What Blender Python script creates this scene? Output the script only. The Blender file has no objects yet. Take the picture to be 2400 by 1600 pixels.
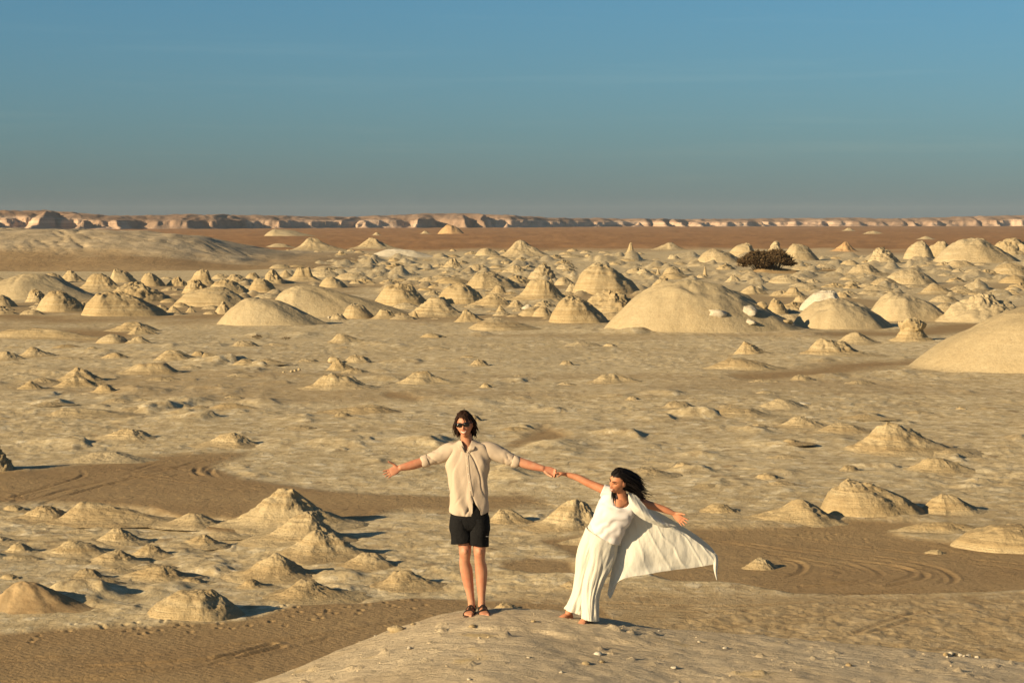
import bpy, bmesh, math, random
import numpy as np
from mathutils import Vector, Matrix

# ------------------------------------------------------------------ camera, sky, sun, exposure
S = bpy.context.scene
COL = S.collection
FPX, CX, CY, HORIZON = 5133.0, 1200.0, 800.0, 520.0        # focal length and centre of the 2400 x 1600 frame
CAM_Z = 9.0
PITCH = math.atan((CY - HORIZON) / FPX)
SUN_EL, SUN_AZ = math.radians(18.0), math.radians(236.0)   # azimuth clockwise from +Y

cam_data = bpy.data.cameras.new('camera')
cam_data.sensor_fit = 'HORIZONTAL'; cam_data.sensor_width = 36.0
cam_data.lens = FPX / 2400.0 * 36.0
cam_data.clip_start = 0.5; cam_data.clip_end = 60000.0
cam = bpy.data.objects.new('camera', cam_data); COL.objects.link(cam)
cam.location = (0, 0, CAM_Z); cam.rotation_euler = (math.pi / 2 - PITCH, 0, 0)
S.camera = cam

W = bpy.data.worlds.new('World'); S.world = W; W.use_nodes = True
nt = W.node_tree; nt.nodes.clear()
def wn(t, **k):
    n = nt.nodes.new(t)
    for a, b in k.items(): setattr(n, a, b)
    return n
sky = wn('ShaderNodeTexSky', sky_type='NISHITA', sun_disc=False)
sky.sun_elevation = SUN_EL; sky.sun_rotation = SUN_AZ
sky.air_density = 1.0; sky.dust_density = 1.0; sky.ozone_density = 1.6; sky.altitude = 100
tc = wn('ShaderNodeTexCoord'); sep = wn('ShaderNodeSeparateXYZ')
nt.links.new(tc.outputs['Generated'], sep.inputs[0])
mr = wn('ShaderNodeMapRange'); mr.inputs['From Min'].default_value = 0.0; mr.inputs['From Max'].default_value = 0.20
nt.links.new(sep.outputs['Z'], mr.inputs['Value'])
cr = wn('ShaderNodeValToRGB')
SKY_STOPS = [(0.0, (0.40, 0.58, 0.92)), (0.07, (0.42, 0.64, 0.94)), (0.20, (0.385, 0.645, 0.93)), (0.50, (0.365, 0.69, 0.955)), (1.0, (0.45, 0.60, 0.64))]
els = cr.color_ramp.elements
els[0].position = SKY_STOPS[0][0]; els[0].color = SKY_STOPS[0][1] + (1,)
els[1].position = SKY_STOPS[-1][0]; els[1].color = SKY_STOPS[-1][1] + (1,)
for p_, c_ in SKY_STOPS[1:-1]:
    e_ = els.new(p_); e_.color = c_ + (1,)
nt.links.new(mr.outputs[0], cr.inputs[0])
mul = wn('ShaderNodeMix', data_type='RGBA', blend_type='MULTIPLY'); mul.inputs['Factor'].default_value = 1.0
nt.links.new(sky.outputs[0], mul.inputs[6]); nt.links.new(cr.outputs[0], mul.inputs[7])
# thin streaks of high cirrus
mpn = wn('ShaderNodeMapping'); mpn.inputs['Scale'].default_value = (3.0, 3.0, 60.0)
nt.links.new(tc.outputs['Generated'], mpn.inputs[0])
cn = wn('ShaderNodeTexNoise'); cn.inputs['Scale'].default_value = 1.7; cn.inputs['Detail'].default_value = 7; cn.inputs['Roughness'].default_value = 0.55
nt.links.new(mpn.outputs[0], cn.inputs['Vector'])
cmr = wn('ShaderNodeMapRange'); cmr.inputs['From Min'].default_value = 0.54; cmr.inputs['From Max'].default_value = 0.76
cmr.inputs['To Max'].default_value = 0.45
nt.links.new(cn.outputs[0], cmr.inputs['Value'])
cm = wn('ShaderNodeMix', data_type='RGBA', blend_type='MIX')
nt.links.new(cmr.outputs[0], cm.inputs[0]); nt.links.new(mul.outputs[2], cm.inputs[6])
cloudc = wn('ShaderNodeMix', data_type='RGBA', blend_type='MULTIPLY'); cloudc.inputs['Factor'].default_value = 1.0
cloudc.inputs[7].default_value = (1.40, 1.18, 1.08, 1)
nt.links.new(mul.outputs[2], cloudc.inputs[6]); nt.links.new(cloudc.outputs[2], cm.inputs[7])
bg = wn('ShaderNodeBackground'); bg.inputs['Strength'].default_value = 0.05
wo = wn('ShaderNodeOutputWorld')
nt.links.new(cm.outputs[2], bg.inputs[0]); nt.links.new(bg.outputs[0], wo.inputs[0])

sun_data = bpy.data.lights.new('sun', 'SUN'); sun_data.energy = 4.6; sun_data.angle = math.radians(0.5)
sun_data.color = (1.0, 0.76, 0.45)
sun = bpy.data.objects.new('sun', sun_data); COL.objects.link(sun)
TO_SUN = Vector((math.sin(SUN_AZ) * math.cos(SUN_EL), math.cos(SUN_AZ) * math.cos(SUN_EL), math.sin(SUN_EL)))
sun.rotation_euler = TO_SUN.to_track_quat('Z', 'Y').to_euler(); sun.location = (-60, -40, 60)

S.view_settings.view_transform = 'Standard'; S.view_settings.look = 'None'
S.view_settings.exposure = 0.90; S.view_settings.gamma = 1.0; S.view_settings.use_curve_mapping = False
S.cycles.use_denoising = True
S.cycles.max_bounces = 5; S.cycles.diffuse_bounces = 3; S.cycles.volume_bounces = 0

# ------------------------------------------------------------------ helpers
cp, sp = math.cos(PITCH), math.sin(PITCH)
def ray(px, py):
    a = (px - CX) / FPX; b = (CY - py) / FPX
    return (a, cp + b * sp, -sp + b * cp)
def at(px, py, Y):
    d = ray(px, py); t = Y / d[1]
    return Vector((d[0] * t, Y, CAM_Z + d[2] * t))
def gpt(px, py, z=0.0):
    d = ray(px, py); t = (z - CAM_Z) / d[2]
    return Vector((d[0] * t, d[1] * t, z))
def project(x, y, z):
    """numpy: world point to a place in the 2400 x 1600 frame (used for laying out ground patches on the plain)"""
    zz = z - CAM_Z
    f = y * cp - zz * sp; u = y * sp + zz * cp
    return CX + x / f * FPX, CY - u / f * FPX

_rng = np.random.RandomState(7)
_G3 = _rng.normal(size=(256, 3)); _G3 /= np.linalg.norm(_G3, axis=1)[:, None]
def _h(ix, iy, iz, seed):
    h = (ix * 374761393 + iy * 668265263 + iz * 2147483647 + seed * 974711) & 0xffffffff
    h = ((h ^ (h >> 13)) * 1274126177) & 0xffffffff
    return (h ^ (h >> 16)) & 255
def perlin(x, y, z=0.0, seed=0):
    x, y, z = np.broadcast_arrays(np.asarray(x, float), np.asarray(y, float), np.asarray(z, float))
    fx, fy, fz = np.floor(x), np.floor(y), np.floor(z)
    ix, iy, iz = fx.astype(np.int64), fy.astype(np.int64), fz.astype(np.int64)
    x, y, z = x - fx, y - fy, z - fz
    u, v, w = (t * t * t * (t * (t * 6 - 15) + 10) for t in (x, y, z))
    def g(dx, dy, dz):
        G = _G3[_h(ix + dx, iy + dy, iz + dz, seed)]
        return G[..., 0] * (x - dx) + G[..., 1] * (y - dy) + G[..., 2] * (z - dz)
    def l(a, b, t): return a + t * (b - a)
    return l(l(l(g(0,0,0), g(1,0,0), u), l(g(0,1,0), g(1,1,0), u), v),
             l(l(g(0,0,1), g(1,0,1), u), l(g(0,1,1), g(1,1,1), u), v), w) * 1.5
def fbm(x, y, z=0.0, seed=0, octv=4, gain=0.5):
    s = 0.0; a = 1.0; f = 1.0
    for k in range(octv):
        s = s + a * perlin(np.asarray(x) * f, np.asarray(y) * f, np.asarray(z) * f, seed + k * 17)
        a *= gain; f *= 2.03
    return s
def sstep(a, b, x):
    t = np.clip((x - a) / (b - a), 0, 1); return t * t * (3 - 2 * t)

def mesh_from(name, verts, faces, smooth=True):
    me = bpy.data.meshes.new(name)
    verts = np.asarray(verts, dtype=np.float32)
    faces = np.asarray(faces, dtype=np.int32)
    k = faces.shape[1]
    me.vertices.add(len(verts)); me.vertices.foreach_set('co', verts.ravel())
    me.loops.add(faces.size); me.loops.foreach_set('vertex_index', faces.ravel())
    me.polygons.add(len(faces))
    me.polygons.foreach_set('loop_start', np.arange(0, faces.size, k, dtype=np.int32))
    me.polygons.foreach_set('loop_total', np.full(len(faces), k, dtype=np.int32))
    me.polygons.foreach_set('use_smooth', np.full(len(faces), smooth, dtype=bool))
    me.update(calc_edges=True); me.validate()
    return me
def grid_faces(nr, nc, wrap=False):
    i = np.arange(nr - 1)[:, None]; j = np.arange(nc if wrap else nc - 1)[None, :]
    j2 = (j + 1) % nc
    return np.stack([i * nc + j, i * nc + j2, (i + 1) * nc + j2, (i + 1) * nc + j], -1).reshape(-1, 4)
def attr(me, name, vals):
    a = me.attributes.new(name, 'FLOAT', 'POINT'); a.data.foreach_set('value', np.asarray(vals, dtype=np.float32).ravel())
def link(name, me, mat=None, parent=None):
    o = bpy.data.objects.new(name, me); COL.objects.link(o)
    if mat is not None and me is not None and not me.materials: me.materials.append(mat)
    if parent is not None: o.parent = parent
    return o
def tag(o, label=None, cat=None, group=None, kind=None):
    if label: o['label'] = label
    if cat: o['category'] = cat
    if group: o['group'] = group
    if kind: o['kind'] = kind
    return o

# ------------------------------------------------------------------ materials
class NB:
    def __init__(self, name):
        self.m = bpy.data.materials.new(name); self.m.use_nodes = True
        self.t = self.m.node_tree; self.t.nodes.clear()
        self.out = self.n('ShaderNodeOutputMaterial'); self.b = self.n('ShaderNodeBsdfPrincipled')
        self.t.links.new(self.b.outputs[0], self.out.inputs[0])
        self.b.inputs['Roughness'].default_value = 0.9
        self.b.inputs['Specular IOR Level'].default_value = 0.15
    def n(self, t, **k):
        n = self.t.nodes.new(t)
        for a, b in k.items(): setattr(n, a, b)
        return n
    def l(self, a, b): self.t.links.new(a, b)
    def pos(self, scale=(1, 1, 1)):
        g = self.n('ShaderNodeNewGeometry'); m = self.n('ShaderNodeMapping'); m.inputs['Scale'].default_value = scale
        self.l(g.outputs['Position'], m.inputs[0]); return m.outputs[0]
    def noise(self, vec, scale, detail=6, rough=0.55, dist=0.0):
        n = self.n('ShaderNodeTexNoise'); n.inputs['Scale'].default_value = scale; n.inputs['Detail'].default_value = detail
        n.inputs['Roughness'].default_value = rough; n.inputs['Distortion'].default_value = dist
        self.l(vec, n.inputs['Vector']); return n.outputs[0]
    def mr(self, v, a, b, c=0.0, d=1.0):
        n = self.n('ShaderNodeMapRange'); n.inputs['From Min'].default_value = a; n.inputs['From Max'].default_value = b
        n.inputs['To Min'].default_value = c; n.inputs['To Max'].default_value = d; self.l(v, n.inputs['Value']); return n.outputs[0]
    def mix(self, fac, a, b, mode='MIX'):
        n = self.n('ShaderNodeMix', data_type='RGBA', blend_type=mode)
        for i, v in ((0, fac), (6, a), (7, b)):
            if isinstance(v, (int, float)): n.inputs[i].default_value = v
            elif isinstance(v, tuple): n.inputs[i].default_value = v + (1,)
            else: self.l(v, n.inputs[i])
        return n.outputs[2]
    def math(self, op, a, b=0.0):
        n = self.n('ShaderNodeMath', operation=op)
        for i, v in ((0, a), (1, b)):
            if isinstance(v, (int, float)): n.inputs[i].default_value = v
            else: self.l(v, n.inputs[i])
        return n.outputs[0]
    def at(self, name):
        a = self.n('ShaderNodeAttribute'); a.attribute_name = name; return a.outputs['Fac']
    def bump(self, h, dist, strength=1.0, prev=None):
        n = self.n('ShaderNodeBump'); n.inputs['Distance'].default_value = dist; n.inputs['Strength'].default_value = strength
        self.l(h, n.inputs['Height'])
        if prev is not None: self.l(prev, n.inputs['Normal'])
        return n.outputs[0]
    def done(self, col, normal=None):
        if isinstance(col, tuple): self.b.inputs['Base Color'].default_value = col + (1,)
        else: self.l(col, self.b.inputs['Base Color'])
        if normal is not None: self.l(normal, self.b.inputs['Normal'])
        return self.m

def chalk(name, buff, pale, dark, strata=1.0, far=False):
    b = NB(name); p = b.pos()
    big = b.noise(p, 0.06, 8, 0.6); mid = b.noise(p, 0.8, 8, 0.62); stuc = b.noise(p, 2.6, 7, 0.68); fine = b.noise(p, 9.0, 7, 0.7)
    st = b.noise(b.pos((0.12, 0.12, 5.0)), 1.0, 6, 0.6, 0.2)
    c = b.mix(b.mr(big, 0.38, 0.62), buff, pale)
    c = b.mix(b.mr(st, 0.46, 0.60, 0.0, 0.7 * strata), c, dark)
    c = b.mix(b.mr(st, 0.46, 0.34, 0.0, 0.65 * strata), c, tuple(min(x * 1.08, 0.85) for x in pale))
    c = b.mix(b.mr(mid, 0.45, 0.7, 0.0, 0.40), c, dark)
    c = b.mix(b.mr(stuc, 0.52, 0.72, 0.0, 0.45), c, tuple(x * 0.80 for x in dark))
    c = b.mix(b.mr(stuc, 0.46, 0.28, 0.0, 0.45), c, tuple(min(x * 1.12, 0.85) for x in pale))
    c = b.mix(b.mr(fine, 0.3, 0.6, 0.40, 0.0), c, tuple(x * 0.70 for x in dark))
    n = b.bump(mid, 0.30 if far else 0.10, 0.7)
    n = b.bump(st, 0.16, 0.6 * strata, n)
    n = b.bump(stuc, 0.20 if far else 0.09, 0.9, n)
    n = b.bump(fine, 0.06 if far else 0.03, 0.9, n)
    return b.done(c, n)

M = {}
M['chalk'] = chalk('buff_chalk', (0.423, 0.330, 0.186), (0.474, 0.391, 0.246), (0.339, 0.251, 0.135))
M['chalk_far'] = chalk('far_buff_chalk', (0.432, 0.344, 0.205), (0.502, 0.423, 0.279), (0.349, 0.265, 0.149), 0.8, True)
M['chalk_smooth'] = chalk('smooth_chalk', (0.414, 0.335, 0.205), (0.465, 0.391, 0.256), (0.358, 0.279, 0.163), 0.25)
M['chalk_white'] = chalk('white_chalk', (0.539, 0.493, 0.391), (0.632, 0.586, 0.493), (0.428, 0.363, 0.251), 0.5)
M['chalk_orange'] = chalk('orange_chalk', (0.484, 0.312, 0.158), (0.521, 0.367, 0.205), (0.391, 0.242, 0.116), 0.6, True)
# ------------------------------------------------------------------ the plain: one sheet, fine in front of the camera
def in_poly(px, py, poly):
    c = np.zeros(px.shape, bool); n = len(poly)
    for i in range(n):
        x1, y1 = poly[i]; x2, y2 = poly[(i + 1) % n]
        if y1 == y2: continue
        k = ((y1 > py) != (y2 > py)) & (px < (x2 - x1) * (py - y1) / (y2 - y1) + x1)
        c ^= k
    return c
SAND = [
    [(-300,1085),(60,1098),(330,1066),(450,1058),(600,1060),(560,1078),(505,1092),(560,1112),(700,1135),(860,1150),(1000,1158),(1240,1164),(1312,1178),
     (1200,1194),(1050,1196),(950,1190),(880,1215),(800,1225),(700,1225),(600,1222),(520,1207),(420,1212),(360,1186),(240,1178),(110,1172),(-300,1190)],
    [(-400,1500),(0,1478),(180,1462),(340,1456),(560,1444),(690,1412),(830,1408),(960,1398),(1100,1404),(1240,1412),(1400,1418),(1500,1500),(1500,2500),(-400,2500)],
    [(1165,1322),(1240,1306),(1330,1318),(1350,1352),(1240,1350),(1170,1338)],
    [(1250,1262),(1420,1250),(1580,1240),(1760,1236),(1900,1232),(2010,1214),(2130,1218),(2180,1240),(2080,1246),(2110,1256),(2240,1268),(2420,1284),(2600,1290),
     (2600,1372),(2300,1390),(2000,1400),(1860,1398),(1700,1372),(1560,1366),(1480,1340),(1400,1330),(1330,1300)],
    [(890,918),(960,920),(1000,936),(985,944),(900,936)],
    [(1690,874),(1800,866),(2000,852),(2190,838),(2220,856),(2080,866),(1900,882),(1760,892)],
    [(-100,710),(120,742),(330,742),(480,736),(560,730),(620,740),(500,752),(300,752),(100,756),(-100,748)],
    [(1890,780),(2000,772),(2120,770),(2230,752),(2320,748),(2300,775),(2180,785),(2060,790),(1930,790)],
    [(1700,742),(1830,744),(1900,770),(1820,776),(1680,772)],
    [(100,775),(250,768),(330,778),(300,795),(180,798),(110,790)],
    [(1280,1000),(1330,1030),(1230,1040),(1190,1052),(1170,1044)],
    [(480,1222),(560,1220),(600,1238),(540,1246),(480,1236)],
]
TRACKS = [  # lines of wheel ruts on the plain
    [(31,1160),(110,1136),(172,1116),(192,1108),(184,1102)], [(28,1164),(110,1141),(180,1119),(199,1109),(190,1102)],
    [(45,1182),(150,1148),(262,1122),(330,1104),(430,1092),(520,1078),(606,1060)], [(52,1178),(160,1143),(270,1117),(338,1100),(440,1086),(530,1072)],
    [(60,1188),(190,1150),(300,1122),(345,1112)], [(310,1102),(360,1086),(420,1077),(505,1072)], [(324,1106),(380,1089),(440,1079),(520,1071)],
    [(390,1111),(450,1095),(520,1080),(606,1060)], [(405,1114),(470,1098),(560,1083),(625,1072)], [(360,1104),(420,1092),(470,1076)],
    [(0,1150),(32,1154),(46,1166),(38,1178),(0,1184)], [(0,1157),(26,1160),(36,1168),(28,1176),(0,1180)], [(0,1163),(20,1166),(24,1170),(0,1175)],
    [(500,1114),(484,1102),(488,1092),(520,1082)], [(510,1116),(494,1104),(500,1094)], [(470,1112),(458,1104),(462,1096)],
    [(300,1108),(420,1120),(530,1138),(640,1136),(700,1150)], [(310,1114),(430,1128),(560,1148)],
    [(1480,1232),(1700,1258),(1900,1288),(2080,1306),(2190,1328),(2236,1352),(2210,1370),(2100,1382),(1950,1398)],
    [(1500,1240),(1700,1265),(1890,1294),(2060,1312),(2170,1332),(2214,1352),(2190,1368),(2080,1380),(1930,1394)],
    [(1640,1252),(1850,1290),(1990,1312),(2052,1334),(2062,1350),(2010,1366),(1900,1380),(1780,1384)],
    [(1650,1260),(1840,1296),(1974,1318),(2034,1338),(2042,1350),(1990,1364),(1880,1374)],
    [(1800,1296),(1900,1312),(1976,1328),(1992,1344),(1960,1358),(1880,1366),(1790,1368)],
    [(1800,1304),(1890,1319),(1954,1333),(1968,1345),(1940,1356),(1860,1362)],
    [(1830,1308),(1870,1316),(1884,1328),(1866,1344),(1810,1356)], [(1836,1314),(1862,1321),(1870,1330),(1852,1342)],
    [(2080,1320),(2130,1334),(2140,1346),(2110,1356),(2060,1366)], [(2000,1312),(2100,1326),(2166,1344),(2150,1358),(2080,1372)],
    [(1700,1240),(1900,1262),(2100,1290),(2400,1322)], [(1720,1247),(1920,1270),(2120,1298),(2400,1334)], [(1560,1246),(1800,1252),(2000,1270),(2400,1300)],
    [(1400,1410),(1700,1420),(2000,1405),(2400,1380)], [(1400,1422),(1700,1432),(2000,1415),(2400,1392)], [(1480,1440),(1760,1444),(2050,1425)],
    [(0,1596),(250,1580),(420,1560),(640,1506)], [(0,1604),(260,1588),(440,1566),(660,1512)], [(500,1560),(620,1536),(760,1500),(900,1470)],
    [(180,1560),(400,1548),(640,1522),(820,1478)], [(540,1548),(640,1530),(700,1512)], [(0,1540),(300,1528),(700,1490),(1000,1440)], [(0,1549),(300,1537),(700,1499),(1000,1450)],
    [(2010,1480),(2100,1450),(2200,1425),(2280,1415)], [(2040,1484),(2130,1454),(2230,1430)], [(1700,1470),(1800,1450),(1960,1440)],
    [(860,1192),(1000,1176),(1200,1172),(1300,1180)], [(1200,1012),(1500,990),(1800,965),(2150,940)], [(1220,1020),(1500,997),(1800,971),(2150,946)],
    [(2000,1000),(2200,1010),(2400,1022)], [(2000,1006),(2200,1017),(2400,1030)], [(700,880),(1000,870),(1500,905),(2000,920),(2400,905)],
]
PRINTS = [[(90,1478),(210,1470),(330,1466),(440,1462),(545,1460),(640,1448),(720,1440),(860,1430)], [(150,1484),(300,1474),(480,1470),(600,1462)],
          [(640,1420),(760,1425),(900,1418),(980,1408)], [(780,1144),(860,1152),(960,1160),(1060,1166)], [(1850,1250),(1920,1262),(2010,1266)], [(1870,1244),(1960,1252),(2040,1262)]]

pys = np.concatenate([np.arange(8000, 2600, -600), np.arange(2600, 1700, -30), np.arange(1700, 560, -1.65), np.arange(560, 523.5, -0.9)])
rr = np.array([math.hypot(*gpt(1200, p).xy) for p in pys])
rr = np.concatenate([[0.3], rr[rr < 8900], [9000]])
phis = np.radians(np.concatenate([np.arange(-180, -16, 8.0), np.linspace(-15.2, 15.2, 700), np.arange(18, 180, 8.0)]))
R2, P2 = np.meshgrid(rr, phis, indexing='ij')
GX, GY = R2 * np.sin(P2), R2 * np.cos(P2)
front = (np.abs(P2) < math.radians(15.6)) & (R2 > 18)
with np.errstate(divide='ignore', invalid='ignore'):
    QX, QY = project(GX, np.where(front, GY, 100.0), 0.0)
jx = fbm(GX * 0.11, GY * 0.05, 0, 3, 4) * 34 * np.clip(R2 / 70, .5, 1); jy = fbm(GX * 0.11, GY * 0.05, 9.3, 5, 4) * 9
sand = np.zeros_like(GX)
for poly in SAND:
    for dx, dy in ((0, 0), (6, 1.5), (-6, -1.5), (3, -3), (-3, 3), (14, 4), (-14, -4), (9, -5), (-9, 5), (0, 7), (0, -7)):
        sand += in_poly(QX + jx + dx, QY + jy + dy * np.clip(R2 / 90, .3, 1), poly) / 11.0
sand = np.clip(sand, 0, 1) * front
right_sand = sum(in_poly(QX + jx * 2 + dx, QY + jy * 2 + dy, [(1150,1400),(1400,1385),(1800,1400),(2150,1392),(2600,1376),(2600,1700),(1150,1700)]) for dx, dy in ((0, 0), (20, 8), (-20, -8), (10, -14), (-10, 14))) * 0.13 * front
sand = np.maximum(sand, right_sand)
dist = R2
streak = fbm(GX * 0.016, GY * 0.035, 4.4, 21, 4)
sand = np.maximum(sand, sstep(0.20, 0.42, streak) * sstep(52, 80, dist) * (1 - sstep(150, 420, dist)) * 0.45)
sand = np.maximum(sand, sstep(0.02, 0.22, fbm(GX * 0.03, GY * 0.018, 2.2, 23, 4)) * sstep(185, 205, dist) * (1 - sstep(300, 360, dist)) * 0.75)
brown = sstep(0.0, 1.0, (dist - 640 + 90 * fbm(GX * 0.01, GY * 0.006, 0, 31, 3)) / 90)
GZ = fbm(GX / 15, GY / 15, 0, 41, 4) * 0.16 + fbm(GX / 3.1, GY / 4.6, 0, 43, 4) * 0.03 * (1 - sstep(250, 500, dist)) + (fbm(GX * 0.9, GY * 1.1, 0, 45, 5, 0.62) * 0.034 - np.abs(fbm(GX * 0.5, GY * 0.9, 3.3, 46, 4, 0.6)) * 0.05) * (1 - sstep(120, 330, dist)) * np.clip(0.55 + 1.5 * fbm(GX / 9, GY / 14, 7.7, 47, 3), 0.1, 1.3)
rough_r = in_poly(QX + jx, QY + jy, [(1560,1462),(1680,1440),(1860,1428),(2100,1412),(2300,1408),(2600,1420),(2600,1640),(1500,1560)]) * front * 1.0
GZ = GZ * (1 - 0.88 * sand) - 0.02 * sand + rough_r * (np.abs(fbm(GX * 0.8, GY * 0.8, 0, 61, 4)) * 0.045 + fbm(GX * 3.4, GY * 3.4, 0, 62, 3) * 0.025)
GZ = GZ * (1 + 2.0 * sstep(400, 900, dist))
GZ += brown * (fbm(GX / 40, GY / 60, 0, 51, 4) * 0.8) * (1 - sstep(2500, 4000, dist))
# low wind-cut hummocks, gentle to windward and steep to leeward
rs = random.Random(11)
nrow = len(rr)
def hummock(x, y, a, b, h, steep, bare=False):
    r = math.hypot(x, y); ph = math.atan2(x, y)
    i0, i1 = np.searchsorted(rr, [r - 1.6 * b, r + 1.6 * b]); j0, j1 = np.searchsorted(phis, [ph - 1.4 * a / r, ph + 1.2 * a / r])
    if i1 <= i0 or j1 <= j0: return
    s = (slice(max(i0, 1), i1 + 1), slice(j0, j1 + 1))
    u = (GX[s] - x) / a; v = (GY[s] - y) / b
    v = v + 0.35 * fbm(GX[s] / a * 1.3, GY[s] / a * 1.3, h, 71, 3)
    u = u + 0.30 * fbm(GX[s] / b * 1.1, GY[s] / b * 1.6, h, 73, 3)
    up = np.where(u < 0, np.exp(-(u * 1.9) ** 2), np.exp(-(u * steep) ** 2))
    e = up * np.exp(-(v * 1.7) ** 2)
    GZ[s] += h * e * (1 if bare else 1 - 0.8 * sand[s])
    if bare: sand[s] *= 1 - 0.95 * sstep(.05, .35, e)
zones = [((-80, 2480), (780, 1130), 330), ((-80, 900), (1180, 1420), 60), ((1150, 2480), (985, 1240), 70), ((600, 2480), (700, 800), 80), ((-60, 640), (780, 960), 170)]
for (xa, xb), (ya, yb), n in zones:
    for _ in range(n):
        q = gpt(rs.uniform(xa, xb), ya + (yb - ya) * rs.random() ** 0.85)
        a = rs.choice([0.5, 0.7, 0.9, 1.2, 1.7]) * rs.uniform(.8, 1.3) * (q.y / 95) ** 0.55
        a *= 1.35; hummock(q.x, q.y, a, a * rs.uniform(0.5, 1.4), a * rs.choice([.02, .03, .04, .06, .10]) * rs.uniform(.8, 1.2), rs.uniform(2.4, 8.0))
for _ in range(800):
    px = rs.uniform(560, 2460); py = rs.choice([rs.uniform(598, 700), rs.uniform(600, 660)])
    if px < 700 and py < 640: continue
    q = gpt(px, py); a = rs.uniform(14, 42) * q.y / FPX * 1.2
    hummock(q.x, q.y, a, a * rs.uniform(.6, 1.2), a * rs.uniform(.18, .40), rs.uniform(1.9, 3.2), True)
# wheel ruts and footprints
track = np.zeros_like(GX)
def smooth_line(pts, k=7):
    out = []
    P = [pts[0]] + list(pts) + [pts[-1]]
    for i in range(1, len(P) - 2):
        for t in np.linspace(0, 1, k, endpoint=False):
            out.append(tuple(0.5 * ((2 * P[i][d]) + (-P[i-1][d] + P[i+1][d]) * t + (2*P[i-1][d] - 5*P[i][d] + 4*P[i+1][d] - P[i+2][d]) * t*t + (-P[i-1][d] + 3*P[i][d] - 3*P[i+1][d] + P[i+2][d]) * t**3) for d in (0, 1)))
    return out + [pts[-1]]
for ti, line in enumerate(TRACKS):
    w = [gpt(*p) for p in smooth_line(line)]
    x0, x1 = min(p.x for p in w) - 1, max(p.x for p in w) + 1; y0, y1 = min(p.y for p in w) - 1, max(p.y for p in w) + 1
    i0, i1 = np.searchsorted(rr, [max(y0, 1), math.hypot(max(abs(x0), abs(x1)), y1)]); j0, j1 = np.searchsorted(phis, [math.atan2(x0, y0 if x0 < 0 else y1), math.atan2(x1, y1 if x1 < 0 else y0)])
    s = (slice(max(i0 - 1, 1), i1 + 2), slice(max(j0 - 1, 0), j1 + 2))
    X, Y = GX[s], GY[s]; dm = np.full(X.shape, 9.0)
    for p, q in zip(w[:-1], w[1:]):
        dx, dy = q.x - p.x, q.y - p.y; L = dx * dx + dy * dy + 1e-9
        t = np.clip(((X - p.x) * dx + (Y - p.y) * dy) / L, 0, 1)
        dm = np.minimum(dm, np.hypot(X - p.x - t * dx, Y - p.y - t * dy))
    wd = 0.085 * max(1.0, w[0].y / 80); dep = (0.036 if w[0].x < -4 else 0.022) * (0.45 + 1.0 * ((ti * 37) % 10) / 10) * (0.5 if w[0].y > 90 else 1)
    fade = np.clip(fbm(X * 0.5, Y * 0.3, ti * 3.1, 81, 3) * 2.2 + 0.65, 0.15, 1)
    GZ[s] += fade * dep * (-np.exp(-(dm / wd) ** 2) + 0.55 * np.exp(-((dm - 1.9 * wd) / (0.7 * wd)) ** 2))
    track[s] = np.maximum(track[s], np.exp(-(dm / wd) ** 2) * 0.8 * fade)
for line in PRINTS:
    w = [gpt(*p) for p in smooth_line(line, 24)]
    for p in w:
        if rs.random() < 0.8: continue
        x, y = p.x + rs.gauss(0, .2), p.y + rs.gauss(0, .5)
        r = math.hypot(x, y); ph = math.atan2(x, y)
        i0, i1 = np.searchsorted(rr, [r - .6, r + .6]); j0, j1 = np.searchsorted(phis, [ph - .5 / r, ph + .5 / r]); s = (slice(i0, i1 + 1), slice(j0, j1 + 1))
        d2 = ((GX[s] - x) / .055) ** 2 + ((GY[s] - y) / .09) ** 2
        GZ[s] += -0.04 * np.exp(-d2) + 0.012 * np.exp(-(np.sqrt(d2) - 1.7) ** 2 * 3)
GZ[R2 > 8000] = -0.5
def ground_z(x, y):
    i = min(max(np.searchsorted(rr, math.hypot(x, y)), 0), nrow - 1); j = min(max(np.searchsorted(phis, math.atan2(x, y)), 0), len(phis) - 1)
    return float(GZ[i, j])

b = NB('desert_floor')
p = b.pos()
n_big = b.noise(p, 0.035, 9, 0.62); n_mid = b.noise(b.pos((1, 0.6, 1)), 0.45, 9, 0.65); n_fine = b.noise(p, 4.5, 8, 0.7)
n_str = b.noise(b.pos((0.05, 0.22, 1)), 1.0, 8, 0.62)
n_spk = b.noise(b.pos((1, 0.7, 1)), 1.6, 7, 0.75)
crust = b.mix(b.mr(n_big, 0.35, 0.65), (0.53, 0.43, 0.255), (0.60, 0.50, 0.315))
crust = b.mix(b.mr(n_str, 0.44, 0.68, 0, 0.65), crust, (0.43, 0.335, 0.185))
crust = b.mix(b.mr(n_mid, 0.55, 0.70, 0, 0.55), crust, (0.69, 0.60, 0.415))
crust = b.mix(b.mr(n_mid, 0.45, 0.28, 0, 0.55), crust, (0.39, 0.30, 0.17))
crust = b.mix(b.mr(n_spk, 0.52, 0.60, 0, 0.75), crust, (0.73, 0.64, 0.45))
crust = b.mix(b.mr(n_spk, 0.47, 0.39, 0, 0.75), crust, (0.35, 0.265, 0.15))
crust = b.mix(b.mr(n_fine, 0.34, 0.52, 0.65, 0.0), crust, (0.33, 0.255, 0.15))
vo = b.n('ShaderNodeTexVoronoi'); vo.inputs['Scale'].default_value = 1.3; b.l(b.pos((1, 0.75, 1)), vo.inputs['Vector'])
vs_ = b.n('ShaderNodeSeparateColor'); b.l(vo.outputs['Color'], vs_.inputs[0])
flk = b.mr(b.math('ADD', vo.outputs['Distance'], b.mr(n_fine, 0.3, 0.7, -0.15, 0.15)), 0.34, 0.20, 0, 1)
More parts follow.
